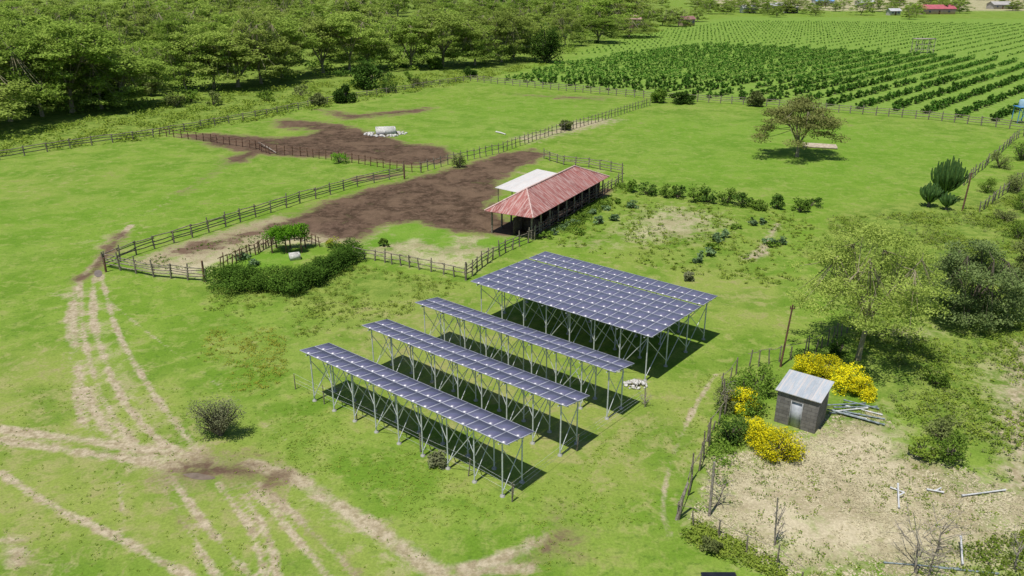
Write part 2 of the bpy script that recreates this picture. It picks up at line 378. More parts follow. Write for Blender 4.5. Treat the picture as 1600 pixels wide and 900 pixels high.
# ---------------------------------------------------------------- solar arrays
E1=np.array([.771,-.637]); E2=np.array([.637,.771]); RZ=math.atan2(E1[1],E1[0])
PW=.988
def panel_blocks(PLn):
    x,y=PLn/2,PW/2; fr=.022
    bl=box((0,-y+fr/2,0),(2*x,fr,.045),1)+box((0,y-fr/2,0),(2*x,fr,.045),1)+box((-x+fr/2,0,0),(fr,2*y-2*fr-.002,.045),1)+box((x-fr/2,0,0),(fr,2*y-2*fr-.002,.045),1)
    return bl+box((0,0,.010),(2*x-2*fr-.002,2*y-2*fr-.002,.02),0)
def solar_array(Q,cols,rowoffs,zn,zf,W,pitchx,label,frames,postw,seed):
    root=bpy.data.objects.new("solar_panel_array",None); scene.collection.objects.link(root)
    root.location=(Q[0],Q[1],0); root.rotation_euler=(0,0,RZ)
    top(root,label,"solar array","solar arrays in the grass field")
    sl_=(zf-zn)/W; tilt=math.atan(sl_)
    zat=lambda y: zn+sl_*y
    L=cols*pitchx; pb=panel_blocks(pitchx-.006); PM=mesh("solar_panel",pb,[GLASS,ALU]); made=0; rest=[]
    for r,yo in enumerate(rowoffs):
        for cidx in range(cols):
            yc=yo+.5; x_=(cidx+.5)*pitchx
            if made<100:
                p=add("solar_panel",PM,(x_,yc,zat(yc)+.06),0,root); p.rotation_euler=(tilt,0,0); made+=1
            else:
                ct,st=math.cos(tilt),math.sin(tilt)
                for v,f,m in pb:
                    v2=v.copy(); v2[:,1]=v[:,1]*ct-v[:,2]*st+yc; v2[:,2]=v[:,1]*st+v[:,2]*ct+zat(yc)+.06; v2[:,0]+=x_; rest.append((v2,f,m))
    if rest:
        q=add("solar_panel",mesh("solar_panel_rows",rest,[GLASS,ALU]),parent=root); q["kind"]="stuff"
    pur=mesh("purlin",tube([(0.02,0,0),(L-.02,0,0)],.035,4),[STEEL])
    for yo in rowoffs:
        for q in (.22,.78): add("purlin",pur,(0,yo+q,zat(yo+q)-.03),0,root)
    fx=np.linspace(.5,L-.5,frames); step=fx[1]-fx[0]
    raf=mesh("rafter",tube([(0,.05,zat(.05)-.11),(0,W-.05,zat(W-.05)-.11)],.045,4),[STEEL])
    pms={}
    for y in postw: pms[y]=mesh("post",tube([(0,0,0),(0,0,zat(y)-.13)],.045,4),[STEEL])
    foot=mesh("concrete_footing",tube([(0,0,-.05),(0,0,.06),(0,0,.09)],[.14,.12,.08],8),[FOOT])
    for i,x in enumerate(fx):
        add("rafter",raf,(x,0,0),0,root)
        for y in postw:
            add("post",pms[y],(x,y,0),0,root); add("concrete_footing",foot,(x,y,0),0,root)
    cb=[]
    for a,b in zip(postw[:-1],postw[1:]):
        cb+=tube([(0,a,.35),(0,b,zat(b)-.5)],.024,4)+tube([(0,b,.35),(0,a,zat(a)-.5)],.024,4)
    cbm=mesh("cross_brace",cb,[STEEL])
    for x in fx: add("cross_brace",cbm,(x+.05,0,0),0,root)
    for y in (postw[0],postw[-1]):
        kb=mesh("knee_brace",tube([(.04,0,1.45),(step*.45,0,zat(y)-.12)],.024,4)+tube([(-.04,0,1.45),(-step*.45,0,zat(y)-.12)],.024,4),[STEEL])
        for x in fx[1:-1]: add("knee_brace",kb,(x,y+.06,0),0,root)
        lb=mesh("long_brace",tube([(0,0,.3),(step,0,zat(y)-.3)],.022,4),[STEEL])
        for i in range(0,frames-1,3): add("long_brace",lb,(fx[i],y-.06,0),0,root)
    return root
for k,(px,py) in enumerate(((468,549),(565,510),(648,474))):
    q=G(px,py,3.0)
    solar_array(q,18,[0,.99],3.0,2.72,1.98,.8125,["long two row solar array on braced steel posts","two row solar array on steel posts between others","two row solar array on steel posts beside wide array"][k],9,(.3,1.7),k)
q=G(735,441,3.05)
solar_array(q,16,[0,.99,1.98,2.97,3.96,4.95,6.20,7.19],3.05,2.98,8.2,.856,"wide eight row solar array with narrow gap, steel posts",8,(.5,2.9,5.4,7.8),9)

# ---------------------------------------------------------------- cattle barn
A0=np.array(G(757,329,2.2)); B0=np.array(G(833,341,2.2)); C0=np.array(G(952,276,2.2))
e1=(C0-B0); BL=np.linalg.norm(e1); e1/=BL; rzb=math.atan2(e1[1],e1[0]); BW=4.95
barn=bpy.data.objects.new("cattle_barn",None); scene.collection.objects.link(barn); barn.location=(B0[0],B0[1],0); barn.rotation_euler=(0,0,rzb)
top(barn,"open sided cattle barn with rusty red hipped metal roof","barn")
RA=corr_mat("rusty_roof_sides",0,(.24,.066,.055),(.46,.18,.15),(.15,.043,.035),sf=.65,pale=(.58,.42,.38))
RB=corr_mat("rusty_roof_ends",1,(.24,.066,.055),(.44,.17,.145),(.15,.043,.035),sf=.55,pale=(.58,.42,.38))
he,hr,ins=2.2,3.75,3.5
rr=[(ins,BW/2,hr),(BL-ins,BW/2,hr)]
bl=slab([(0,0,he),(BL,0,he),rr[1],rr[0]],.03,0)+slab([(BL,BW,he),(0,BW,he),rr[0],rr[1]],.03,0)
bl+=slab([(0,BW,he),(0,0,he),rr[0]],.03,1)+slab([(BL,0,he),(BL,BW,he),rr[1]],.03,1)
roof=add("roof",mesh("roof",bl,[RA,RB]),parent=barn)
CAPM=mat2("ridge_metal",(.46,.28,.25),(.64,.48,.44),4)
def up(p,d=.03): return (p[0],p[1],p[2]+d)
bl=[]
for a,b in ((rr[0],rr[1]),((0,0,he),rr[0]),((0,BW,he),rr[0]),((BL,0,he),rr[1]),((BL,BW,he),rr[1])): bl+=tube([up(a),up(b)],.075,6)
add("ridge_cap",mesh("ridge_cap",bl,[CAPM]),parent=roof)
pm=mesh("post",tube([(0,0,0),(0.02,0,1.2),(0,0,2.16)],[.09,.085,.08],7),[WOOD])
for x in np.linspace(.6,BL-.6,10):
    for y in (.45,BW-.45): add("post",pm,(x,y,0),0,barn)
DK=mat2("barn_timber",(.05,.035,.03),(.12,.09,.07),4)
bl=[]
for z in (.35,.7,1.05): bl+=tube([(.6,.34,z),(BL-.6,.34,z)],.045,5)
add("feed_rail",mesh("feed_rail",bl,[WOODB]),parent=barn)
bl=box((BL/2,BW/2,.8),(BL-2,.12,1.6),0)+box((BL-.8,BW/2,.95),(.1,BW-1.4,1.9),0)
for k in range(4): bl+=box((2.5+k*3.6,BW/2-1,.65),(.1,1.8,1.3),0)
add("stall_partition",mesh("stall_partition",bl,[DK]),parent=barn)
add("feed_trough",mesh("feed_trough",box((BL/2,1.1,.3),(BL-3,.5,.06),0)+box((BL/2,.87,.42),(BL-3,.06,.3),0)+box((BL/2,1.33,.42),(BL-3,.06,.3),0),[DK]),parent=barn)
AW=corr_mat("pale_awning_sheet",1,(.56,.54,.51),(.74,.73,.70),(.42,.37,.32),rf=.3)
a0,a1=6.3,15.4
aw=add("awning",mesh("awning",slab([(a0,BW-.1,2.42),(a1,BW-.1,2.42),(a1,BW+2.5,2.62),(a0,BW+2.5,2.62)],.03,0),[AW]),parent=barn)
ap=mesh("awning_post",tube([(0,0,0),(0,0,2.56)],.05,6),[WOOD])
for x in np.linspace(a0+.3,a1-.3,4): add("awning_post",ap,(x,BW+2.3,0),0,aw)

# ---------------------------------------------------------------- block shed
S0=np.array(G(1209,658)); s1=np.array((.80,-.60)); rzs=math.atan2(s1[1],s1[0])
shed=bpy.data.objects.new("block_shed",None); scene.collection.objects.link(shed); shed.location=(S0[0],S0[1],0); shed.rotation_euler=(0,0,rzs)
top(shed,"small grey block shed with metal roof beside yellow bushes","shed")
def block_mat():
    t=NT("concrete_blocks"); c=t.coord()
    sx=t.n('ShaderNodeSeparateXYZ'); t.l(c,sx.inputs[0]); cb=t.n('ShaderNodeCombineXYZ'); t.l(t.math('ADD',sx.outputs[0],sx.outputs[1]),cb.inputs[0]); t.l(sx.outputs[2],cb.inputs[1])
    br=t.n('ShaderNodeTexBrick'); t.l(cb.outputs[0],br.inputs[0]); br.inputs['Color1'].default_value=(.135,.125,.115,1); br.inputs['Color2'].default_value=(.20,.188,.172,1); br.inputs['Mortar'].default_value=(.085,.08,.075,1)
    br.inputs['Scale'].default_value=1; br.inputs['Brick Width'].default_value=.4; br.inputs['Row Height'].default_value=.2; br.inputs['Mortar Size'].default_value=.014
    n=t.noise(c,2.5,4); col=t.mix(t.math('MULTIPLY',t.ss(n,.4,.7),.45),br.outputs[0],(.25,.235,.215)); t.princ(col,.9,.2,0,n,.3,.03); return t.m
BLK=block_mat()
SW,SD,zf_,zb_=2.12,1.75,1.86,2.12
th=.15; dx0,dx1,dh=.74,1.36,1.5
def prism(pl,axis_vec):
    P=np.array(pl,float); n=len(P); Q=P+np.array(axis_vec); V=np.concatenate([P,Q])
    F=[(i,(i+1)%n,(i+1)%n+n,i+n) for i in range(n)]
    return [(V,np.arange(n)[::-1][None,:],0),(V,(np.arange(n)+n)[None,:],0),(V,np.array(F),0)]
bl=prism([(0,0,0),(dx0,0,0),(dx0,0,zf_),(0,0,zf_)],(0,th,0))+prism([(dx1,0,0),(SW,0,0),(SW,0,zf_),(dx1,0,zf_)],(0,th,0))+prism([(dx0,0,dh),(dx1,0,dh),(dx1,0,zf_),(dx0,0,zf_)],(0,th,0))
bl+=prism([(0,SD-th,0),(SW,SD-th,0),(SW,SD-th,zb_),(0,SD-th,zb_)],(0,th,0))
zz=lambda y: zf_+(zb_-zf_)*y/SD
for x0 in (0,SW-th): bl+=prism([(x0,th,0),(x0,SD-th,0),(x0,SD-th,zz(SD-th)),(x0,th,zz(th))],(th,0,0))
add("wall",mesh("wall",bl,[BLK]),parent=shed)
DOORM=mat2("grey_door_paint",(.36,.38,.41),(.48,.50,.53),4,rough=.5)
FRM=mat2("door_frame_metal",(.26,.27,.27),(.36,.37,.37),5)
dr=add("door",mesh("door",box(((dx0+dx1)/2,.06,dh/2),(dx1-dx0-.10,.04,dh-.06)),[DOORM]),parent=shed)
add("handle",mesh("handle",tube([(dx1-.13,.01,.72),(dx1-.13,-.01,.80),(dx1-.13,.01,.88)],.015,6),[STEEL]),parent=dr)
add("door_frame",mesh("door_frame",box((dx0+.02,.03,dh/2),(.045,.1,dh))+box((dx1-.02,.03,dh/2),(.045,.1,dh))+box(((dx0+dx1)/2,.03,dh-.02),(dx1-dx0-.09,.1,.045)),[FRM]),parent=shed)
RSH=corr_mat("shed_roof_sheet",0,(.42,.46,.50),(.60,.64,.67),(.38,.36,.34),rf=.35,metal=.3)
ov=.12
add("roof",mesh("roof",slab([(-ov,-ov,zz(-ov)+.07),(SW+ov,-ov,zz(-ov)+.07),(SW+ov,SD+ov+.1,zz(SD+ov)+.09),(-ov,SD+ov+.1,zz(SD+ov)+.09)],.035,0),[RSH]),parent=shed)
add("roof_beam",mesh("roof_beam",box((SW/2,-.05,zf_+.005),(SW+.1,.06,.07))+box((SW/2,SD+.05,zb_+.005),(SW+.1,.06,.07)),[WOOD]),parent=shed)

# ---------------------------------------------------------------- fences
def resample(P,step):
    P=[np.array(p,float) for p in P]; out=[P[0]]
    for a,b in zip(P[:-1],P[1:]):
        L=np.linalg.norm(b-a); n=max(1,int(round(L/step)))
        for i in range(1,n+1): out.append(a+(b-a)*i/n)
    return out
def fence(px,label,step=2.0,h=1.15,rails=3,r=.05,rr_=.035,mat=WOOD,seed=0,parts=True,wire=False,jit=.12,group=None):
    rng=np.random.default_rng(seed); P=resample(GL(px),step)
    P=[P[0]]+[p+rng.normal(size=2)*.05 for p in P[1:-1]]+[P[-1]]
    o0=P[0]; pv=[]
    for k in range(5):
        hh=h*(1+rng.uniform(-jit,jit*1.6)); lx,ly=rng.uniform(-.11,.11,2)
        pv.append(tube([(0,0,-.05),(lx*.6,ly*.6,hh*.5),(lx,ly,hh)],[r*1.1,r,r*.8],6))
    railblocks=[]
    for k in range(rails):
        z0=h*(.9-(k*.8/max(1,rails))) ; b=[]
        for a,c in zip(P[:-1],P[1:]):
            if rails>2 and parts and not wire and rng.random()<.05: continue
            za=z0+rng.uniform(-.09,.09); zb=z0+rng.uniform(-.09,.09); d=(c-a)/np.linalg.norm(c-a)*.12; nn=np.array([-d[1],d[0]])*.45
            a2=a-o0-d+nn; c2=c-o0+d+nn
            b+=tube([(a2[0],a2[1],za),((a2[0]+c2[0])/2,(a2[1]+c2[1])/2,(za+zb)/2+rng.uniform(-.05,.03)),(c2[0],c2[1],zb)],rr_,4,0,False)
        railblocks.append(b)
    nm="wire_fence" if wire else "wooden_fence"
    if parts and len(P)<=100:
        root=bpy.data.objects.new(nm,None); scene.collection.objects.link(root); root.location=(o0[0],o0[1],0)
        ms=[mesh("fence_post",b,[mat]) for b in pv]
        for p in P:
            s=rng.uniform(.85,1.15); add("fence_post",ms[rng.integers(5)],(p[0]-o0[0],p[1]-o0[1],0),rng.uniform(0,6.28),root,(1,1,s))
        for b in railblocks: add("fence_wire" if wire else "fence_rail",mesh("fence_rail",b,[STEEL if wire else mat]),parent=root)
    else:
        bl=[]
        for p in P:
            v=pv[rng.integers(5)]; off=np.array([p[0]-o0[0],p[1]-o0[1],0]); bl+=[(a+off,f,m) for a,f,m in v]
        for b in railblocks: bl+=b
        root=add(nm,mesh(nm,bl,[mat]),(o0[0],o0[1],0))
    top(root,label,"fence",group); return root
fence([(-60,262),(0,250),(110,232),(240,215)],"weathered post and rail fence along the rough meadow",2.6,1.25,3,.08,.055,seed=1,parts=False)
fence([(240,215),(400,185),(525,160),(700,132),(735,127)],"weathered post and rail fence beside the acacia wood",2.6,1.25,3,.08,.05,seed=2,parts=False)
fence([(735,127),(860,140),(1020,155),(1180,165)],"wooden fence between paddock and orchard rows",2.0,1.35,3,.08,.05,seed=3,parts=False)
fence([(1180,165),(1310,176),(1450,187),(1600,204),(1700,216)],"grey wooden fence along the lower orchard edge",2.0,1.35,3,.08,.05,seed=4,parts=False)
fence([(250,212),(330,222),(400,233)],"dark stake fence beside the muddy patch",1.4,1.15,2,.06,.035,WOODB,5,False)
fence([(400,233),(420,241),(470,244),(560,256),(630,268),(658,270)],"stake fence along the muddy paddock edge",1.1,1.15,2,.055,.03,WOODB,6,False)
fence([(658,270),(700,258),(780,240),(850,215),(930,192),(1015,165)],"stake fence dividing paddock from green field",1.2,1.25,2,.06,.035,WOOD,7,False)
fence([(165,418),(215,398),(300,372),(400,340),(470,318),(560,292),(632,276)],"long weathered post and rail fence along the muddy cattle yard",2.1,1.25,4,.065,.045,WOOD,8,True)
fence([(165,418),(240,433),(322,440)],"short weathered post and rail fence closing the cattle yard",1.7,1.2,4,.065,.045,WOOD,9,True)
fence([(345,422),(375,408),(400,398),(428,380),(450,376)],"reddish brown stake fence around small garden plot",.45,1.05,2,.05,.03,WOODB,10,True)
fence([(450,376),(480,378),(500,386)],"brown stake fence behind leafy arbor",.6,1.0,2,.045,.03,WOODB,11,True)
fence([(555,403),(600,410),(640,418),(728,437)],"low wooden fence between dry pen and grass",1.0,.95,2,.06,.04,WOOD,12,True)
fence([(728,437),(760,412),(800,390),(835,375)],"wooden fence along dry pen near the solar panels",1.0,1.1,3,.06,.04,WOOD,13,True)
fence([(835,375),(870,348),(920,318),(972,285)],"wooden fence running beside the red roofed barn",1.1,1.1,3,.06,.04,WOOD,14,True)
fence([(850,248),(880,258),(920,262),(972,272)],"wooden fence behind the red roofed barn",1.6,1.2,3,.07,.045,WOOD,15,False)
fence([(1700,190),(1590,215),(1545,255),(1505,290)],"stake fence beside cactus trees",1.6,1.2,2,.06,.03,WOOD,16,False)
fence([(1660,240),(1600,280),(1560,310),(1530,332)],"stake fence along the bushy field track",1.6,1.2,2,.06,.03,WOOD,17,False)
fence([(1170,575),(1215,566),(1255,560),(1300,535),(1330,515)],"uneven stake fence behind block shed",.75,1.15,1,.045,.02,WOOD,18,True,jit=.3)
fence([(1105,690),(1130,650),(1128,610),(1150,585)],"old stake fence in bushes near shed",1.1,1.0,1,.045,.02,WOOD,19,True,jit=.3)
fence([(1058,812),(1085,822),(1120,838),(1165,862),(1215,885),(1250,915)],"old leaning stake fence around dry straw yard",1.6,.9,1,.04,.015,WOOD,20,True,jit=.35)
fence([(1060,812),(1075,775),(1092,735),(1108,700)],"leaning pole fence beside dry straw yard",1.3,1.0,1,.045,.02,WOOD,21,True,jit=.35)
fence([(462,608),(560,655),(655,705),(730,745),(800,784)],"thin wire fence in front of the solar panels",3.2,1.05,3,.03,.005,WOOD,22,True,True)
fence([(800,784),(900,705),(1008,630)],"thin wire fence at the end of the solar rows",4.5,1.0,3,.03,.005,WOOD,23,True,True)

# poles
def pole(px,py,h,r,lean,label,mat=WOODB,name="wooden_pole",fit=False):
    x,y=G(px,py); bl=tube([(0,0,-.1),(lean[0]*.5,lean[1]*.5,h*.5),(lean[0],lean[1],h)],[r*1.15,r,r*.85],8)
    if fit: bl+=box((lean[0],lean[1],h-.25),(.3,.05,.06))+tube([(lean[0]-.12,lean[1],h-.2),(lean[0]-.12,lean[1],h-.08)],.03,6)+tube([(lean[0]+.12,lean[1],h-.2),(lean[0]+.12,lean[1],h-.08)],.03,6)
    ob=add(name,mesh(name,bl,[mat]),(x,y,0)); top(ob,label,"pole"); return ob
pole(1219,573,4.0,.06,(.28,.1),"tall slim brown wooden pole standing near the shed",fit=True)
pole(1503,330,3.9,.08,(.15,0),"tall wooden pole beside the cactus trees",WOODB)
pole(1210,852,2.3,.035,(-.12,.1),"thin bare pole in the straw yard",DEADW)
pole(1108,806,2.7,.06,(0,.1),"upright grey pole at edge of straw yard",DEADW)
pole(1056,812,1.7,.06,(.45,.3),"leaning grey pole at corner of straw yard",DEADW)
pole(320,440,1.7,.09,(.02,0),"thick brown gate post at yard fence end",WOODB)
pole(632,280,1.8,.09,(.02,0),"thick brown gate post at yard fence end",WOODB)
pole(166,425,1.2,.08,(.02,0),"thick brown gate post at yard fence end",WOODB)
pole(728,438,1.5,.08,(.02,0),"thick wooden corner post of the dry pen",WOOD)

# ---------------------------------------------------------------- vegetation generators
def in_clump(rng,c,r,n,shell=.35):
    d=rng.normal(size=(n,3)); d/=np.linalg.norm(d,axis=1)[:,None]; q=rng.uniform(shell,1,n)**.6
    return np.array(c)+d*q[:,None]*np.array(r)
def acacia(seed,H=13,R=7,nl=3500,ls=.4,nclump=30,nlimb=5,dome=.28,depth=.18,rz=.055,fork=.25,tr=None,bend=.4,leaf_flat=.8,cs=1.0,zmin=.2,off=.12):
    rng=np.random.default_rng(seed); tr=tr or H*.022; T=[]
    f=np.array([rng.uniform(-bend,bend),rng.uniform(-bend,bend),H*fork])
    T+=tube([(0,0,-.1),(f[0]*.3,f[1]*.3,H*fork*.4),f],[tr*1.35,tr,tr*.9],8)
    ends=[]
    a0=rng.uniform(0,6.28)
    for i in range(nlimb):
        a=a0+i*2*math.pi/nlimb+rng.uniform(-.4,.4); q=rng.uniform(.35,.62)*R
        e=np.array([math.cos(a)*q,math.sin(a)*q,H*rng.uniform(.68,.8)])
        m=f*.5+e*.5+np.array([rng.uniform(-.3,.3),rng.uniform(-.3,.3),H*.04])
        T+=tube([f*.98,f*.75+m*.25+np.array([0,0,.1]),m,e],[tr*.62,tr*.52,tr*.38,tr*.2],6); ends.append((m,e))
    ca=[];cr=[]
    sx_,sy_=rng.uniform(.85,1.15,2); ox,oy=rng.uniform(-off,off,2)*R
    for i in range(nclump):
        rho=R*math.sqrt((i+.5)/nclump)*rng.uniform(.75,1.15); a=i*2.39996+rng.uniform(-.5,.5)
        z=H*(.95-dome*(rho/R)**2)-abs(rng.normal())*depth*H*.6; z=max(z,H*(zmin+rng.uniform(0,.08)))
        ca.append((math.cos(a)*rho*sx_+ox,math.sin(a)*rho*sy_+oy,z)); k=rng.uniform(.16,.34)*R*cs; cr.append((k*rng.uniform(.8,1.2),k*rng.uniform(.8,1.2),H*rz*rng.uniform(.7,1.5)))
        c=np.array(ca[-1]); j=min(range(len(ends)),key=lambda j:np.linalg.norm(ends[j][1][:2]-c[:2])); s=ends[j][1] if rng.random()<.6 else ends[j][0]
        T+=tube([s,(s+c)/2+np.array([0,0,-.02*H]),c+np.array([0,0,-.01*H])],[tr*.2,tr*.13,tr*.06],4,0,False)
    per=np.maximum(3,(nl*np.array([x[0]*x[1] for x in cr])/sum(x[0]*x[1] for x in cr))).astype(int)
    P=np.concatenate([in_clump(rng,c,r,n,.1) for c,r,n in zip(ca,cr,per)])
    return T,leaves(P,ls,rng,leaf_flat)
def bush(seed,w=1,d=1,h=1,nl=300,ls=.15,nclump=9,low=.15,stems=True,flat=.3):
    rng=np.random.default_rng(seed); ca=[];cr=[];T=[]
    for i in range(nclump):
        a=rng.uniform(0,6.28); q=math.sqrt(rng.random())*.72; z=h*(low+(.95-low)*rng.random()*(1-q*q*.75))
        ca.append((math.cos(a)*q*w,math.sin(a)*q*d,z)); k=rng.uniform(.24,.42); cr.append((k*w,k*d,k*h*.62))
        if stems: T+=tube([(rng.uniform(-.05,.05),rng.uniform(-.05,.05),0),(ca[-1][0]*.5,ca[-1][1]*.5,z*.6),ca[-1]],[.03*h,.02*h,.008*h],4,0,False)
    P=np.concatenate([in_clump(rng,c,r,max(3,nl//nclump),.2) for c,r in zip(ca,cr)]); P[:,2]=np.maximum(P[:,2],.02)
    return T,leaves(P,ls,rng,flat)
def put(name,TL,leafm,bark,loc,label,cat,parts=True,rz=0,scale=None,group=None,tn="trunk",cn="crown"):
    T,Lf=TL
    if parts:
        root=bpy.data.objects.new(name,None); scene.collection.objects.link(root); root.location=loc; root.rotation_euler=(0,0,rz)
        if scale: root.scale=scale
        add(tn,mesh(tn,T,[bark],True),parent=root); add(cn,mesh(cn,Lf,[leafm]),parent=root)
    else:
        root=add(name,mesh(name,setmat(T,1)+Lf,[leafm,bark]),loc,rz,None,scale)
    return top(root,label,cat,group)
R_=np.random.default_rng(77)
def near_xy(px,py): x,y=G(px,py); return (x,y,0)

# woodland
NEARV=[]
for k in range(6):
    T,Lf=acacia(100+k,H=13,R=7.6,nl=11500,ls=.42,nclump=84,nlimb=6,dome=[.26,.4,.32,.5,.3,.44][k],depth=[.40,.6,.5,.7,.36,.6][k],rz=.042,fork=[.14,.2,.1,.16,.22,.12][k],leaf_flat=1.2,cs=.85,zmin=.16)
    NEARV.append((mesh("trunk",T,[BARK],True),mesh("crown",Lf,[L_ACA])))
FARV=[]
for k in range(6):
    T,Lf=acacia(200+k,H=13,R=8.5,nl=3900,ls=.68,nclump=52,nlimb=5,dome=[.28,.4,.34,.55,.35,.65][k],depth=[.45,.6,.7,.6,.8,.7][k],rz=.05,leaf_flat=1.3,cs=.85,fork=.12,zmin=.14)
    FARV.append(mesh("acacia_tree",setmat(T,1)+Lf,[L_ACA,BARK]))
wood_near=[(-50,205,15,9),(20,190,15,9),(60,182,14.5,8),(105,176,14,8),(150,170,12.5,7),(196,166,12,7),(0,172,15,8),(60,160,14,8),(130,152,13,7),(190,145,12,7),(285,142,12,7),(325,138,13,7),
 (372,136,14,8),(405,131,15,8),(450,122,14,8),(495,114,13,7),(540,112,13,7),(585,106,12,7),(640,106,14,7),(690,104,13,8),(735,102,14,8),(772,97,13,7),(805,93,12,6),(235,122,12,7),(300,118,13,7),(360,108,13,7),(450,98,13,7),(560,92,14,8),(20,145,15,8),(90,132,14,8),(830,80,12,7),(880,72,12,7),(930,66,12,7),(975,58,11,7)]
placed=[]
for (px,py,h,r) in wood_near:
    x,y=G(px+R_.uniform(-12,12),py); i=R_.integers(6); placed.append((x,y)); s=h/13*R_.uniform(.7,1.15); sr=r/7.2*R_.uniform(.8,1.4)
    root=bpy.data.objects.new("acacia_tree",None); scene.collection.objects.link(root); root.location=(x,y,0); root.rotation_euler=(0,0,R_.uniform(0,6.28)); root.scale=(sr,sr*.95,s)
    add("trunk",NEARV[i][0],parent=root); add("crown",NEARV[i][1],parent=root)
    top(root,"tall yellow green acacia with layered crown in woodland","tree","acacia trees in the woodland")
def inside(P,x,y):
    c=False
    for i in range(len(P)):
        a,b=P[i],P[(i+1)%len(P)]
        if (a[1]>y)!=(b[1]>y) and x<(b[0]-a[0])*(y-a[1])/(b[1]-a[1])+a[0]: c=not c
    return c
WP=GL([(-120,150),(200,132),(330,118),(450,100),(620,92),(760,85),(870,70),(985,40),(1000,22),(960,15),(700,12),(200,12),(-120,12)])
cnt=0;tries=0
while cnt<225 and tries<20000:
    tries+=1; x=R_.uniform(-360,150); y=130+(R_.random()**1.25)*430
    if math.sin(x*.035+1)+math.sin(y*.028+x*.011)<-1.1: continue
    if not inside(WP,x,y) or min((x-a)**2+(y-b)**2 for a,b in placed)<((7+y*.018)*R_.uniform(.6,1.3))**2: continue
    placed.append((x,y)); cnt+=1; s=R_.uniform(.5,1.2)
    ob=add("acacia_tree",FARV[R_.integers(6)],(x,y,0),R_.uniform(0,6.28),None,(s*R_.uniform(.9,1.5),s*R_.uniform(.9,1.4),s))
    top(ob,"layered acacia tree among dense woodland","tree","acacia trees in the woodland")
# far wood mass
pts=[]
for k in range(1000):
    x=R_.uniform(-700,900); y=R_.uniform(560,1300)
    if x>40 and y<690: continue
    if x>60 and R_.random()<.40: continue
    c=(x,y,R_.uniform(3,9)); pts.append(in_clump(R_,c,(9,9,4),70,.1))
ob=add("distant_woodland",mesh("distant_woodland",leaves(np.concatenate(pts),2.0,R_,.6),[L_DARK])); ob["kind"]="stuff"; ob["label"]="distant treeline of dark green woodland"; ob["category"]="woodland"
# undergrowth
UGP=GL([(-100,215),(60,190),(200,172),(330,146),(450,128),(620,112),(760,106),(860,98),(985,50),(600,40),(-100,60)])
for nm_,mt_,nn_,hr_ in (("undergrowth",L_DARK,260,(.8,2.8)),("understorey_bushes",L_UND,620,(1.2,5.0))):
    pts=[]
    for k in range(nn_*2):
        x=R_.uniform(-230,110); y=R_.uniform(115,380)
        if not inside(UGP,x,y): continue
        h=R_.uniform(*hr_); pts.append(np.maximum(in_clump(R_,(x,y,h*.45),(h*R_.uniform(.9,1.8),h*1.2,h*.55),110,.2),[-1e9,-1e9,.05]))
    ob=add(nm_,mesh(nm_,leaves(np.concatenate(pts),.5,R_,.6),[mt_])); ob["kind"]="stuff"; ob["label"]="shrubby undergrowth beneath the acacia trees"; ob["category"]="undergrowth"

# named shrubs and trees
def shrub(px,py,w,h,lm,label,nl=500,ls=.16,d=None,name="shrub",bark=BARKD,nclump=10,low=.15,cat="shrub",parts=None,group=None):
    s=int(px*7+py); parts=(h*w>1.2 and py>240) if parts is None else parts
    return put(name,bush(s,w,d or w,h,nl,ls,nclump,low),lm,bark,near_xy(px,py),label,cat,parts,(s%628)/100,None,group,"stems","crown")
put("acacia_tree",acacia(7,H=7.8,R=5.0,nl=15000,ls=.24,nclump=64,nlimb=7,dome=.50,depth=.25,rz=.06,fork=.17,tr=.22,leaf_flat=1.1,zmin=.3,off=.03),L_ACA2,BARK,near_xy(1245,245),"lone umbrella acacia with broad olive crown in green field","tree")
put("acacia_tree",acacia(21,H=9.0,R=4.1,nl=24000,ls=.135,nclump=110,nlimb=8,dome=.38,depth=.48,rz=.042,fork=.27,tr=.15,leaf_flat=.9,zmin=.36,cs=.82),L_FEA,BARK,near_xy(1340,562),"feathery yellow green acacia with forked trunk beside shed","tree")
put("acacia_tree",acacia(33,H=6.6,R=3.1,nl=24000,ls=.14,nclump=90,nlimb=7,dome=.5,depth=.8,rz=.075,fork=.14,tr=.14,leaf_flat=.8,zmin=.14,cs=.9),L_THORN,BARKD,near_xy(1510,505),"dense dark green thorn tree beside field track","tree")
put("acacia_tree",acacia(35,H=5.8,R=2.8,nl=16000,ls=.15,nclump=64,nlimb=6,dome=.5,depth=.7,rz=.08,fork=.14,tr=.12,leaf_flat=.8,cs=.95),L_OLIVE,BARKD,near_xy(1628,470),"olive green thorn tree at the field boundary","tree")
put("round_tree",bush(41,4.8,4.8,9.5,4500,.5,34,.15,flat=.6),L_DARK,BARKD,near_xy(855,98),"dark rounded tree beside acacia woodland","tree",True,0,None,None,"trunk","crown")
put("round_tree",bush(42,4.2,4.2,6.5,2200,.5,26,.15,flat=.6),L_DARK,BARKD,near_xy(575,138),"squat dark rounded tree at wood edge","tree",True,0,None,None,"trunk","crown")
put("thorn_bush",bush(43,1.5,1.3,2.6,5400,.075,44,.24,flat=.8),L_RUST,BARKD,near_xy(345,680),"small grey green thorn bush standing in grass","bush",True,0,None,None,"trunk","crown")
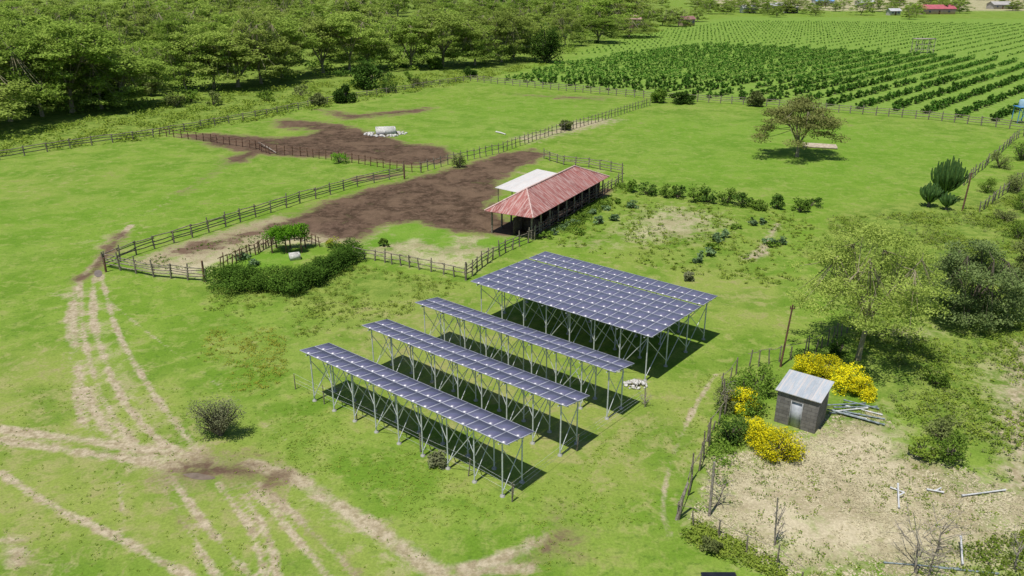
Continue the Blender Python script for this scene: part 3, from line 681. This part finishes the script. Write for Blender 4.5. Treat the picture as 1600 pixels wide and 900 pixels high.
for px,py,w,h,lm,lab in [
 (532,255,1.3,1.5,L_BRT,"round bright green bush by the mud paddock fence"),(717,262,1.0,1.9,L_OLIVE,"dull green bush by paddock fence"),
 (1165,640,1.3,1.9,L_MID,"dense green bush beside the block shed"),(1140,690,1.0,1.5,L_DARK,"dark bush at straw yard edge"),(1185,612,1.3,1.9,L_MID,"green bush behind the block shed"),(1135,640,.9,1.4,L_OLIVE,"olive bush near old fence"),
 (1030,160,1.9,2.6,L_MID,"green bush on orchard fence line"),(1065,162,2.6,2.2,L_DARK,"dark bush on orchard fence line"),(1180,166,1.8,2.6,L_OLIVE,"olive bush on orchard fence line"),
 (1560,262,1.6,2.0,L_OLIVE,"olive bush beside field track"),(1590,300,1.8,2.2,L_OLIVE,"olive bush beside field track"),(1600,330,1.6,2.0,L_MID,"green bush beside field track"),(1570,345,1.4,1.3,L_OLIVE,"low olive bush beside field track"),(1595,250,1.8,2.4,L_DARK,"dark bush beside field track"),(1540,300,1.2,1.5,L_MID,"green bush beside field track"),(1590,372,1.4,1.6,L_MID,"green bush beside field track"),
 (1480,720,1.0,1.5,L_MID,"wispy green shrub in rough grass"),(1440,715,.8,1.2,L_WEED,"wispy green shrub in rough grass"),(1470,690,1.1,1.4,L_OLIVE,"wispy olive shrub in rough grass"),(1460,600,.9,1.1,L_MID,"small green shrub below thorn tree"),(1310,555,.8,1.2,L_DARK,"dark shrub by the stake fence"),(1530,480,1.4,1.8,L_MID,"green shrub below thorn tree"),(1560,500,1.3,1.6,L_MID,"green shrub beside field track"),(1590,440,1.2,1.4,L_OLIVE,"olive shrub beside field track"),(1490,490,1.3,1.8,L_DARK,"dark shrub below thorn tree"),(1430,480,1.1,1.3,L_MID,"green shrub below thorn tree"),
 (1110,860,.5,.6,L_OLIVE,"small shrub at straw yard fence"),(885,203,1.2,1.6,L_OLIVE,"olive bush on paddock fence line"),(735,120,2.2,2.4,L_DARK,"dark bush at fence corner"),(540,160,2.4,3,L_DARK,"dark bush along meadow fence"),(500,165,2.0,2.2,L_OLIVE,"olive bush along meadow fence"),(680,108,2.4,3,L_MID,"green bush at wood edge"),(235,150,2.6,4,L_OLIVE,"olive bush at wood edge"),(170,160,3,4,L_DARK,"dark bush at wood edge"),(520,385,.8,.9,L_YWEED,"yellow green shrub by dry pen"),
 (1075,438,.5,.8,L_RUST,"small dry bush behind solar panels"),(685,725,.6,.7,L_RUST,"dry shrub on wire fence")]:
    k=max(1,h*w); shrub(px,py,w,h,lm,lab,int(550*k+300),.12 if py>240 else .3,nclump=18)
for px,py in [(600,130),(640,128),(560,135),(470,150),(420,158),(610,145),(650,135),(330,165),(300,160),(270,168)]:
    shrub(px+R_.uniform(-5,5),py,R_.uniform(1.5,2.8),R_.uniform(1.5,3.2),[L_OLIVE,L_MID,L_DARK][R_.integers(3)],"leafy bush in rough meadow near the wood",500,.32,group="bushes in the rough meadow")
for k,(px,py) in enumerate([(985,300),(1010,304),(1040,307),(1060,309),(1085,313),(1105,316),(1135,318),(1160,322),(1185,326),(1215,326),(1250,330),(1265,322)]):
    shrub(px,py,R_.uniform(.8,1.7),R_.uniform(.9,2.0),[L_MID,L_DARK][k%2],"dark leafy shrub in a line along the field edge",600,.2,group="shrubs along the field edge",nclump=14)
for k,(px,py) in enumerate([(880,358),(895,350),(910,342),(925,335),(945,328),(965,318),(960,345),(990,325),(905,365),(935,350),(1105,400),(1112,388),(1120,378),(1128,370),(1150,358),(1175,352),(1190,350),(1208,385),(1216,382),(1200,380),(850,372),(865,366),(1090,410),(600,385),(395,415),(380,405)]):
    shrub(px,py,R_.uniform(.45,.9),R_.uniform(.4,.8),[L_GREY,L_MID][k%3==2],"broad leaved garden plant in the plot beside the barn",170,.24,group="garden plants",name="garden_plant",cat="plant",parts=False)
for px,py,w,h in [(1215,714,1.35,1.6),(1186,692,1.0,1.35),(1160,640,1.0,1.3),(1318,606,1.35,1.5),(1345,618,.9,1.1),(1288,592,1.1,1.5),(1260,586,.9,1.3)]:
    shrub(px,py,w,h,L_YEL,"bright yellow flowering bush beside the block shed",5200,.085,group="yellow flowering bushes",name="flowering_bush",nclump=30,low=.1)
# hedge
rng=np.random.default_rng(5); HP=resample(GL([(342,447),(380,455),(430,458),(470,455),(505,435),(545,408)]),.5); Pp=[];hc=HP[0]
for p in HP:
    for j in range(6):
        c=(p[0]-hc[0]+rng.normal()*.6,p[1]-hc[1]+rng.normal()*.9+.8,rng.uniform(.3,1.1)); r=rng.uniform(.5,.85); Pp.append(in_clump(rng,c,(r,r,r*.7),230,.3))
Pp=np.concatenate(Pp); Pp[:,2]=np.maximum(Pp[:,2],.03)
hg=add("hedge",mesh("hedge",leaves(Pp,.13,rng,.7),[L_HEDGE]),(hc[0],hc[1],0)); top(hg,"large sprawling dark green hedge beside the fenced plot","hedge")
# arbor
ax,ay=G(452,392); ar=bpy.data.objects.new("garden_arbor",None); scene.collection.objects.link(ar); ar.location=(ax,ay,0); top(ar,"vine covered arbor on posts inside small fenced garden","arbor")
apm=mesh("post",tube([(0,0,0),(0,0,1.25)],.06,6),[WOODB])
for x in (-1.3,-.1,1.2):
    for y in (-.5,.8): add("post",apm,(x,y,0),0,ar)
add("cross_beam",mesh("cross_beam",tube([(-1.5,-.5,1.28),(1.4,-.5,1.28)],.05,5)+tube([(-1.5,.8,1.28),(1.4,.8,1.28)],.05,5),[WOODB]),parent=ar)
Pp=np.concatenate([in_clump(rng,(rng.uniform(-1.5,1.4),rng.uniform(-.8,1.0),rng.uniform(1.0,2.1)),(.55,.55,.38),210,.2) for _ in range(34)])
add("vine",mesh("vine",leaves(Pp,.13,rng,.5),[L_BRT]),parent=ar)
# succulent trees
def euph(px,py,h,w,n,seed):
    rng=np.random.default_rng(seed); T=tube([(0,0,-.05),(0,0,h*.3)],[.16,.12],8); C=[]
    for i in range(n):
        a=i*2.4; q=w*math.sqrt((i+.5)/n); zt=h*(1-.35*(q/w)**2)*rng.uniform(.9,1.05); s=h*rng.uniform(.12,.25)
        ex,ey=math.cos(a)*q,math.sin(a)*q
        C+=tube([(0,0,s),(ex*.55,ey*.55,s+.12*h),(ex*.92,ey*.92,s+.3*h),(ex,ey,(zt+s+.3*h)/2),(ex*1.02,ey*1.02,zt)],[.08,.10,.12,.12,.05],5)
    root=bpy.data.objects.new("candelabra_tree",None); scene.collection.objects.link(root); x,y=G(px,py); root.location=(x,y,0)
    add("trunk",mesh("trunk",T,[BARKD]),parent=root); add("crown",mesh("crown",C,[EUPH]),parent=root)
    top(root,"dark green cactus like candelabra tree at field corner","tree","candelabra trees")
euph(1475,312,4.6,1.7,48,1); euph(1450,323,2.6,1.1,30,2); euph(1478,328,1.9,.8,20,3)

# dead trees / branches
def deadtree(px,py,h,seed,label,spread=.5,n=9,name="dead_tree",cat="dead tree"):
    rng=np.random.default_rng(seed); x,y=G(px,py); B=[]
    T=tube([(0,0,-.05),(rng.uniform(-.1,.1)*h,rng.uniform(-.1,.1)*h,h*.4),(rng.uniform(-.15,.15)*h,rng.uniform(-.15,.15)*h,h*.8)],[.03*h**.5,.025,.012],6)
    for i in range(n):
        a=rng.uniform(0,6.28); s=np.array([rng.uniform(-.05,.05),rng.uniform(-.05,.05),h*rng.uniform(.15,.6)]); L=h*rng.uniform(.3,.6)
        e=s+np.array([math.cos(a)*spread,math.sin(a)*spread,rng.uniform(.3,.9)])*L; m=(s+e)/2+rng.normal(size=3)*.05*h
        B+=tube([s,m,e],[.018,.013,.006],4,0,False)
        for j in range(4):
            e2=m+(e-m)*rng.random()+rng.normal(size=3)*.22*L; B+=tube([m+(e-m)*rng.random()*.6,e2],[.009,.004],3,0,False)
    root=bpy.data.objects.new(name,None); scene.collection.objects.link(root); root.location=(x,y,0)
    add("trunk",mesh("trunk",T,[DEADW]),parent=root); add("branches",mesh("branches",B,[DEADW]),parent=root); top(root,label,cat)
deadtree(1430,895,3.2,1,"leafless grey dead tree in straw yard",.9,16)
deadtree(1465,860,2.2,2,"leafless grey sapling in straw yard",.9,12)
deadtree(1212,850,2.2,3,"bare thin sapling in straw yard",.35,7)
deadtree(1120,790,1.8,4,"bare twiggy shrub at yard edge",.8,10)
deadtree(1450,900,1.8,5,"bare twiggy sapling in straw yard",.9,10)
deadtree(1130,640,2.2,6,"bare twiggy shrub beside bushes",.6,12)
deadtree(1585,890,1.8,7,"bare twiggy shrub by white pipe",.8,9)
deadtree(1008,636,1.0,8,"dry twiggy climber on fence post",.8,9)

# pipes
def pipe(a,b,r,mat,label,za=.1,zb=.1,name="water_pipe",elbow=False):
    pa=G(*a); pb=G(*b); bl=tube([(0,0,za),(pb[0]-pa[0],pb[1]-pa[1],zb)],r,8)
    d=np.array([pb[0]-pa[0],pb[1]-pa[1],zb-za]); L=np.linalg.norm(d); d/=L
    s=np.array([0,0,za]); bl+=tube([s,s+d*.12],r*1.35,8)+tube([s+d*(L-.12),s+d*L],r*1.35,8)
    if elbow: bl+=tube([s+d*L*.5,s+d*L*.5+np.array([.3,.1,.1])],r,8)
    top(add(name,mesh(name,bl,[mat],False),(pa[0],pa[1],0)),label,"pipe")
pipe((1404,796),(1401,764),.038,PVC,"short white plastic pipe lying on straw",.08,.3,elbow=True)
pipe((1390,764),(1412,772),.03,PVC,"white plastic pipe fitting on straw",.1,.1)
pipe((1447,767),(1474,772),.035,PVC,"white plastic pipe lying on straw",elbow=True)
pipe((1502,777),(1570,768),.035,PVC,"long pale pipe lying on straw")
pipe((1503,885),(1498,850),.04,PVC,"white plastic pipe standing in the grass",.1,.4)
pipe((1465,888),(1560,898),.04,PIPEG,"dark hose lying near white pipe",.05,.05)
pipe((1380,880),(1500,890),.03,PIPEG,"dark hose lying on the straw",.05,.05)
rng=np.random.default_rng(9)
for k in range(11):
    a=(1297+rng.uniform(-6,22),638+rng.uniform(-10,10)); b=(a[0]+rng.uniform(45,75),a[1]+rng.uniform(-5,22))
    pipe(a,b,.04,PIPEG if k%4 else PVC,"grey pipe on the heap beside the block shed",.06+.05*(k%4),.06+.04*(k%3))

# trough, timber, blocks
tx,ty=G(603,210); tr_=bpy.data.objects.new("water_trough",None); scene.collection.objects.link(tr_); tr_.location=(tx,ty,0); tr_.rotation_euler=(0,0,.2); top(tr_,"white concrete water trough on pale rubble in mud","trough")
add("basin",mesh("basin",box((0,-.9,.5),(2.9,.18,1.0))+box((0,.9,.5),(2.9,.18,1.0))+box((-1.36,0,.5),(.18,1.62,1.0))+box((1.36,0,.5),(.18,1.62,1.0))+box((0,0,.45),(2.54,1.62,.08))+box((-.2,-.98,.5),(.3,.2,.6)),[CONC]),parent=tr_)
bl=[]
for k in range(60):
    a=rng.uniform(0,6.28); q=rng.uniform(1.6,2.9); s=rng.uniform(.15,.45); bl+=box((math.cos(a)*q*1.15,math.sin(a)*q*.8,s*.3),(s,s*rng.uniform(.6,1.2),s*.8),0,rng.uniform(0,3))
add("rubble",mesh("rubble",bl,[ROCK]),parent=tr_)
# pale rubble heap by the third solar row
tx,ty=G(993,602); bl=[]
for k in range(70):
    a=rng.uniform(0,6.28); q=math.sqrt(rng.random()); s=rng.uniform(.06,.22); bl+=box((math.cos(a)*q*.65,math.sin(a)*q*.55,s*.3+.22*(1-q)),(s,s*rng.uniform(.6,1.2),s*.7),0,rng.uniform(0,3))
top(add("rubble_heap",mesh("rubble_heap",bl,[ROCK]),(tx,ty,0)),"small heap of pale rubble beside the solar panels","rubble",kind="stuff")
tx,ty=G(461,405); t2=add("stone_trough",mesh("stone_trough",box((0,-.3,.25),(.85,.1,.5))+box((0,.3,.25),(.85,.1,.5))+box((-.38,0,.25),(.1,.5,.5))+box((.38,0,.25),(.1,.5,.5))+box((0,0,.2),(.66,.5,.06)),[CONC]),(tx,ty,0),.4); top(t2,"small white concrete block trough beside the arbor","trough")
tx,ty=G(1280,230)
bl=[]
for k in range(6): bl+=tube([(-2.2,-.9+k*.36,.15+.02*k),(2.2,-1.0+k*.38,.16)],.15,7)
top(add("timber_stack",mesh("timber_stack",bl,[mat2("pale_timber",(.34,.28,.20),(.50,.43,.33),3)]),(tx,ty,0),-.25),"stack of pale logs on grass behind the acacia","timber")
a=G(775,207);b=G(790,211); top(add("fallen_log",mesh("fallen_log",tube([(0,0,.1),((b[0]-a[0])/2,(b[1]-a[1])/2,.14),(b[0]-a[0],b[1]-a[1],.1)],[.13,.12,.09],7),[ROCK]),(a[0],a[1],0)),"pale fallen log lying in grass","log")
a=G(405,228);b=G(432,240); top(add("fallen_log",mesh("fallen_log",tube([(0,0,.5),((b[0]-a[0])/2,(b[1]-a[1])/2,.34),(b[0]-a[0],b[1]-a[1],.1)],[.1,.1,.08],7),[DEADW]),(a[0],a[1],0)),"fallen gate pole leaning on stake fence","log")

# ---------------------------------------------------------------- orchard
dR=np.array([.68,.733]); nR=np.array([.733,-.68])
OP=GL([(782,128),(880,135),(1010,147),(1180,158),(1320,169),(1460,180),(1590,194),(1760,214),(1850,110),(1600,97),(1440,86),(1250,76),(1090,69),(960,88),(870,104)])
base=np.array(G(1180,150)); lst=[]
for i in range(-60,60):
    for j in range(-140,190):
        p=base+nR*i*5.2+dR*j*2.1
        if inside(OP,p[0],p[1]): 
            if R_.random()<.04: continue
            q=p+R_.normal(size=2)*.1; lst.append((q[1],q[0],q[1],R_.uniform(.74,1.0)))
lst.sort()
OV=[]
for k in range(5):
    T,Lf=bush(300+k,1.0,1.0,1.6,190,.40,8,.1,True,.6); OV.append(mesh("orchard_bush",setmat(T,1)+Lf,[L_ORCH,BARKD]))
def infov(x,y): 
    d=y*CP+CAMH*SP; return abs(x/d)<.66
vis=[p for p in lst if infov(p[1],p[2])]
for (_,x,y,s) in vis[:298]:
    top(add("orchard_bush",OV[R_.integers(5)],(x,y,0),R_.uniform(0,6.28),None,(s,s,s*R_.uniform(.85,1.15))),"round dark green fruit bush in a planted row","bush","fruit bushes in orchard rows")
pts=[]
for (_,x,y,s) in vis[298:]: pts.append(np.maximum(in_clump(R_,(x,y,.72*s),(.9*s,.9*s,.74*s),46,.2),[-1e9,-1e9,.05]))
ob=add("orchard_rows",mesh("orchard_rows",leaves(np.concatenate(pts),.5,R_,.6),[L_ORCH])); ob["kind"]="stuff"; ob["label"]="more rows of dark green fruit bushes further off"; ob["category"]="orchard"
OP2=GL([(880,92),(960,82),(1090,65),(1250,72),(1440,82),(1620,92),(1900,100),(1900,45),(1620,38),(1300,34),(1150,33),(1010,50)]); pts=[]
for i in range(-140,140):
    for j in range(-60,290):
        p=base+nR*i*5.2+dR*j*3.0
        if inside(OP2,p[0],p[1]) and R_.random()<.94: s=R_.uniform(.3,.5); pts.append(np.maximum(in_clump(R_,(p[0],p[1],.7*s),(s,s,s*.9),8,.2),[-1e9,-1e9,.05]))
ob=add("young_orchard_rows",mesh("young_orchard_rows",leaves(np.concatenate(pts),.55,R_,.7),[L_ORCH])); ob["kind"]="stuff"; ob["label"]="rows of small young orchard plants"; ob["category"]="orchard"

# ---------------------------------------------------------------- far trees by fields, houses, tower
for k in range(60):
    px=R_.uniform(990,1640); py=R_.uniform(8,27); x,y=G(px,py); s=R_.uniform(.35,.8)
    top(add("acacia_tree",FARV[R_.integers(6)],(x,y,0),R_.uniform(0,6),None,(s*1.2,s*1.2,s)),"small distant tree between farm fields","tree","trees among distant fields")
for px,py,s in [(1060,42,.7),(1010,48,.8),(1035,40,.7),(1090,34,.6),(1420,30,.55),(1130,22,.6)]:
    x,y=G(px,py); top(add("acacia_tree",FARV[R_.integers(6)],(x,y,0),R_.uniform(0,6),None,(s,s,s)),"small distant tree between farm fields","tree","trees among distant fields")
def house(px,py,w,d,h,rc,wc,label,rz=0.1):
    x,y=G(px,py); root=bpy.data.objects.new("farm_house",None); scene.collection.objects.link(root); root.location=(x,y,0); root.rotation_euler=(0,0,rz)
    WM=mat2("house_wall",wc,tuple(min(1,c*1.2) for c in wc),.6); RM=mat2("house_roof",rc,tuple(min(1,c*1.25) for c in rc),.6,rough=.5)
    P=[(-w/2,-d/2,0),(-w/2,d/2,0),(-w/2,d/2,h),(-w/2,0,h+d*.22),(-w/2,-d/2,h)]
    V=np.array(P,float); n=5; Q=V+np.array([w,0,0]); VV=np.concatenate([V,Q]); F=np.array([(i,(i+1)%n,(i+1)%n+n,i+n) for i in range(n)])
    add("wall",mesh("wall",[(VV,np.arange(n)[None,:],0),(VV,(np.arange(n)[::-1]+n)[None,:],0),(VV,F,0)],[WM]),parent=root)
    o=.5; e=h-.1+.06; rd=h+d*.22+.1
    add("roof",mesh("roof",slab([(-w/2-o,-d/2-o,e-.1),(w/2+o,-d/2-o,e-.1),(w/2+o,0,rd),(-w/2-o,0,rd)],.08)+slab([(w/2+o,d/2+o,e-.1),(-w/2-o,d/2+o,e-.1),(-w/2-o,0,rd),(w/2+o,0,rd)],.08),[RM]),parent=root)
    add("door",mesh("door",box((0,-d/2-.02,1.05),(1.0,.06,2.1)),[WOODB]),parent=root)
    wm=mesh("window",box((0,0,0),(1.2,.06,1.0)),[GLASS])
    for xx in (-w*.3,w*.3): add("window",wm,(xx,-d/2-.02,1.5),0,root)
    top(root,label,"house")
house(1460,22,20,9,3.2,(.38,.10,.12),(.42,.28,.26),"long farm building with pinkish red roof among fields")
house(1440,20,9,7,3,(.36,.12,.13),(.45,.36,.34),"small farm building with red roof")
house(1285,9,14,8,3.5,(.15,.28,.50),(.45,.45,.43),"distant farm house with blue roof")
house(1168,20,8,6,3,(.40,.40,.38),(.46,.44,.40),"distant pale farm house with grey roof")
house(1212,16,10,7,3,(.34,.34,.34),(.36,.33,.30),"distant farm house with grey metal roof")
house(1235,20,7,6,3,(.32,.30,.27),(.42,.38,.34),"distant small farm house with tan roof")
house(1350,10,11,8,3,(.42,.42,.42),(.42,.40,.38),"distant white farm house")
house(1560,14,13,8,3,(.36,.34,.32),(.36,.33,.30),"distant farm house with weathered roof")
house(1072,40,6,5,3,(.22,.12,.10),(.30,.22,.18),"small brick coloured house at wood edge",.3)
house(990,44,8,6,4,(.34,.22,.18),(.36,.27,.22),"brown house half hidden by trees",-.3)
house(1395,24,6,5,2.6,(.42,.42,.42),(.42,.40,.38),"distant white farm shed")
# wooden tower frame
x,y=G(1440,83); tw=bpy.data.objects.new("lookout_platform",None); scene.collection.objects.link(tw); tw.location=(x,y,0); top(tw,"open timber lookout frame standing in young orchard","platform")
tw.scale=(.85,.85,.88)
PT=mat2("grey_timber",(.24,.21,.17),(.38,.34,.28),5)
tp=mesh("post",tube([(0,0,0),(0,0,4.6)],.12,6),[PT])
for xx in (-3.2,-1.1,1.1,3.2):
    for yy in (-1.5,1.5): add("post",tp,(xx,yy,0),0,tw)
add("deck",mesh("deck",box((0,0,4.68),(7.0,3.6,.2)),[PT]),parent=tw)
bl=[]
for z in (1.2,2.9): bl+=tube([(-3.2,-1.64,z),(3.2,-1.64,z)],.07,5)+tube([(-3.2,1.64,z),(3.2,1.64,z)],.07,5)
bl+=tube([(-3.2,-1.7,0.2),(-1.1,-1.7,4)],.05,5)+tube([(3.2,-1.7,0.2),(1.1,-1.7,4)],.05,5)
add("cross_rail",mesh("cross_rail",bl,[PT]),parent=tw)
# blue tank stand
BLUE=mat2("blue_paint",(.05,.20,.42),(.10,.30,.55),3,rough=.5); BLU2=mat2("pale_blue_sheet",(.22,.36,.46),(.34,.48,.56),2)
x,y=G(1592,192); tk=bpy.data.objects.new("water_tank_stand",None); scene.collection.objects.link(tk); tk.location=(x,y,0); top(tk,"blue metal water tank stand at orchard fence","tank")
add("tank",mesh("tank",tube([(0,0,2.6),(0,0,3.5),(0,0,3.65),(0,0,3.7)],[.65,.65,.45,.15],14),[BLU2],False),parent=tk)
lp=mesh("leg",tube([(0,0,0),(0,0,2.52)],.07,5),[BLUE])
for xx in (-.8,.8):
    for yy in (-.8,.8): add("leg",lp,(xx,yy,0),0,tk)
add("platform",mesh("platform",box((0,0,2.56),(2,2,.08))+tube([(-.8,-.88,.3),(.8,-.88,2.3)],.04,5)+tube([(.8,-.88,.3),(-.8,-.88,2.3)],.04,5),[BLUE]),parent=tk)

# ---------------------------------------------------------------- parked vehicle at the field edge
cx,cy=G(1122,892,1.62); car=bpy.data.objects.new("parked_car",None); scene.collection.objects.link(car); car.location=(cx,cy-1.95,0); top(car,"black boxy estate car parked on grass","car")
BLKP=mat2("black_car_paint",(.012,.012,.014),(.02,.02,.022),2,rough=.25,spec=.6,bstr=0); CGL=mat2("car_window_glass",(.02,.03,.04),(.03,.04,.05),2,rough=.08,spec=.8,bstr=0); TYR=mat2("tyre_rubber",(.02,.02,.02),(.035,.035,.035),6)
def extr(profile,x0,x1,mat=0):
    P=np.array([(x0,a,b) for a,b in profile]); Q=P.copy(); Q[:,0]=x1; n=len(P); V=np.concatenate([P,Q]); F=np.array([(i,(i+1)%n,(i+1)%n+n,i+n) for i in range(n)])
    return [(V,np.arange(n)[::-1][None,:],mat),(V,(np.arange(n)+n)[None,:],mat),(V,F,mat)]
def bev(ob,wd):
    m=ob.modifiers.new("bevel","BEVEL"); m.width=wd; m.segments=3; m.limit_method='ANGLE'
b_=add("body",mesh("body",extr([(2.1,.3),(2.12,.95),(1.95,1.0),(-1.0,1.02),(-2.1,.85),(-2.15,.35)],-.85,.85),[BLKP]),parent=car); bev(b_,.07)
V=np.array([(-.80,1.98,1.0),(.80,1.98,1.0),(.80,-1.0,1.0),(-.80,-1.0,1.0),(-.62,1.85,1.54),(.62,1.85,1.54),(.62,-.35,1.54),(-.62,-.35,1.54)]); c_=add("window",mesh("window",[(V,BF,0)],[CGL]),parent=car)
V=np.array([(-.66,1.98,1.54),(.66,1.98,1.54),(.66,-.40,1.54),(-.66,-.40,1.54),(-.58,1.9,1.62),(.58,1.9,1.62),(.58,-.3,1.61),(-.58,-.3,1.61)]); r_=add("roof",mesh("roof",[(V,BF,0)],[BLKP]),parent=car); bev(r_,.03)
wh=mesh("wheel",tube([(-.1,0,0),(.1,0,0)],.33,18),[TYR]); hub=mesh("rim",tube([(-.112,0,0),(.112,0,0)],.18,12),[STEEL])
for xx in (-.78,.78):
    for yy in (-1.35,1.35): wo=add("wheel",wh,(xx,yy,.33),0,car); add("rim",hub,(0,0,0),0,wo)
lm_=mesh("headlight",box((0,0,0),(.3,.06,.14)),[PVC]); tl=mesh("tail_light",box((0,0,0),(.12,.05,.3)),[mat2("red_lens",(.4,.02,.02),(.5,.03,.03),3,rough=.2)])
for xx in (-.6,.6): add("headlight",lm_,(xx,-2.14,.7),0,car); add("tail_light",tl,(xx*1.2,2.12,.75),0,car)

# ---------------------------------------------------------------- ground cover stuff
def scatter(pxpoly,n,mat,name,label,h=(.1,.35),lf=8,ls=.09,seed=0,zflat=.2,spread=1.0):
    rng=np.random.default_rng(seed); P=GL(pxpoly); xs_=[p[0] for p in P]; ys_=[p[1] for p in P]; out=[];c=0;tr=0
    while c<n and tr<n*12:
        tr+=1; x=rng.uniform(min(xs_),max(xs_)); y=rng.uniform(min(ys_),max(ys_))
        if not inside(P,x,y): continue
        if math.sin(x*.9+seed)+math.sin(y*.7+x*.3)+rng.normal()*.9<0: continue
        c+=1; hh=rng.uniform(*h); out.append(np.maximum(in_clump(rng,(x,y,hh*.5),(hh*spread,hh*spread,hh*.5),lf,.1),[-1e9,-1e9,.01]))
    ob=add(name,mesh(name,leaves(np.concatenate(out),ls,rng,zflat),[mat])); ob["kind"]="stuff"; ob["label"]=label; ob["category"]=name.replace("_"," "); return ob
scatter([(330,450),(560,415),(740,445),(650,480),(560,540),(430,520),(300,480)],700,L_WEED,"tall_grass","tufts of tall green grass near hedge",(.12,.35),14,.10,1,.8)
scatter([(330,515),(400,500),(445,520),(450,580),(420,620),(360,615),(310,560)],300,L_YWEED,"yellow_weeds","low patch of yellow flowering weeds in grass",(.08,.22),14,.08,2,.8,1.6)
scatter([(850,380),(960,300),(1260,335),(1330,420),(1200,450),(1080,430),(950,400)],800,L_WEED,"garden_weeds","weeds and low plants covering the garden plot",(.12,.4),16,.14,3,.8)
scatter([(1290,340),(1500,330),(1600,300),(1620,700),(1480,740),(1400,640),(1380,560),(1330,600),(1330,520)],3000,L_WEED,"rough_grass","rough green grass and weeds on field edge",(.12,.45),16,.12,4,.6)
scatter([(1290,340),(1500,330),(1600,300),(1620,760),(1480,740),(1400,640),(1330,520)],1200,L_OLIVE,"dry_weeds","olive dry weeds on the field edge",(.12,.4),14,.11,5,.6)
scatter([(1115,715),(1200,700),(1290,650),(1380,640),(1430,700),(1600,775),(1610,920),(1270,920),(1080,815)],1800,L_STRAW,"straw_litter","dry cut straw and stalks covering the yard",(.01,.03),14,.10,6,3.5,11)
scatter([(1090,700),(1200,680),(1290,640),(1380,630),(1450,690),(1620,760),(1610,920),(1230,920),(1060,815)],450,L_WEED,"straw_yard_weeds","sparse green weeds in the straw yard",(.05,.16),12,.08,16,1.0,2.5)
scatter([(1085,815),(1120,830),(1220,880),(1230,910),(1140,880),(1060,840)],260,L_WEED,"fence_weeds","green weeds growing along the yard fence",(.12,.35),16,.1,7)
scatter([(1090,800),(1110,690),(1130,600),(1170,590),(1150,690),(1130,790)],240,L_MID,"fence_undergrowth","leafy undergrowth along old fence",(.2,.6),22,.11,8)
scatter([(1430,880),(1600,830),(1620,920),(1430,920)],200,L_WEED,"yard_weeds","weeds growing through the straw",(.12,.35),14,.1,9)
scatter([(470,620),(800,790),(1010,640),(1150,560),(1050,830),(850,820),(560,820),(430,700)],900,L_WEED,"lawn_tufts","small grass tufts around the solar rows",(.03,.09),7,.06,11,1.5,1.8)
scatter([(0,600),(480,600),(800,800),(1000,880),(700,900),(0,900)],900,L_WEED,"lawn_tufts","small grass tufts in the pasture",(.03,.09),7,.06,12,1.5,1.8)
scatter([(-100,255),(240,218),(530,165),(735,130),(860,100),(760,108),(450,135),(300,150),(100,195),(-100,235)],2600,L_WEED,"meadow_growth","rank green growth in the rough meadow",(.3,.8),9,.34,13,.6,1.5)
scatter([(840,375),(972,285),(985,300),(880,370)],220,L_MID,"barn_weeds","weeds beside the barn fence",(.2,.6),18,.16,14)
scatter([(200,410),(430,350),(500,360),(380,400),(330,435)],160,L_MID,"yard_weeds","weeds in the dry end of the yard",(.1,.3),12,.1,15)
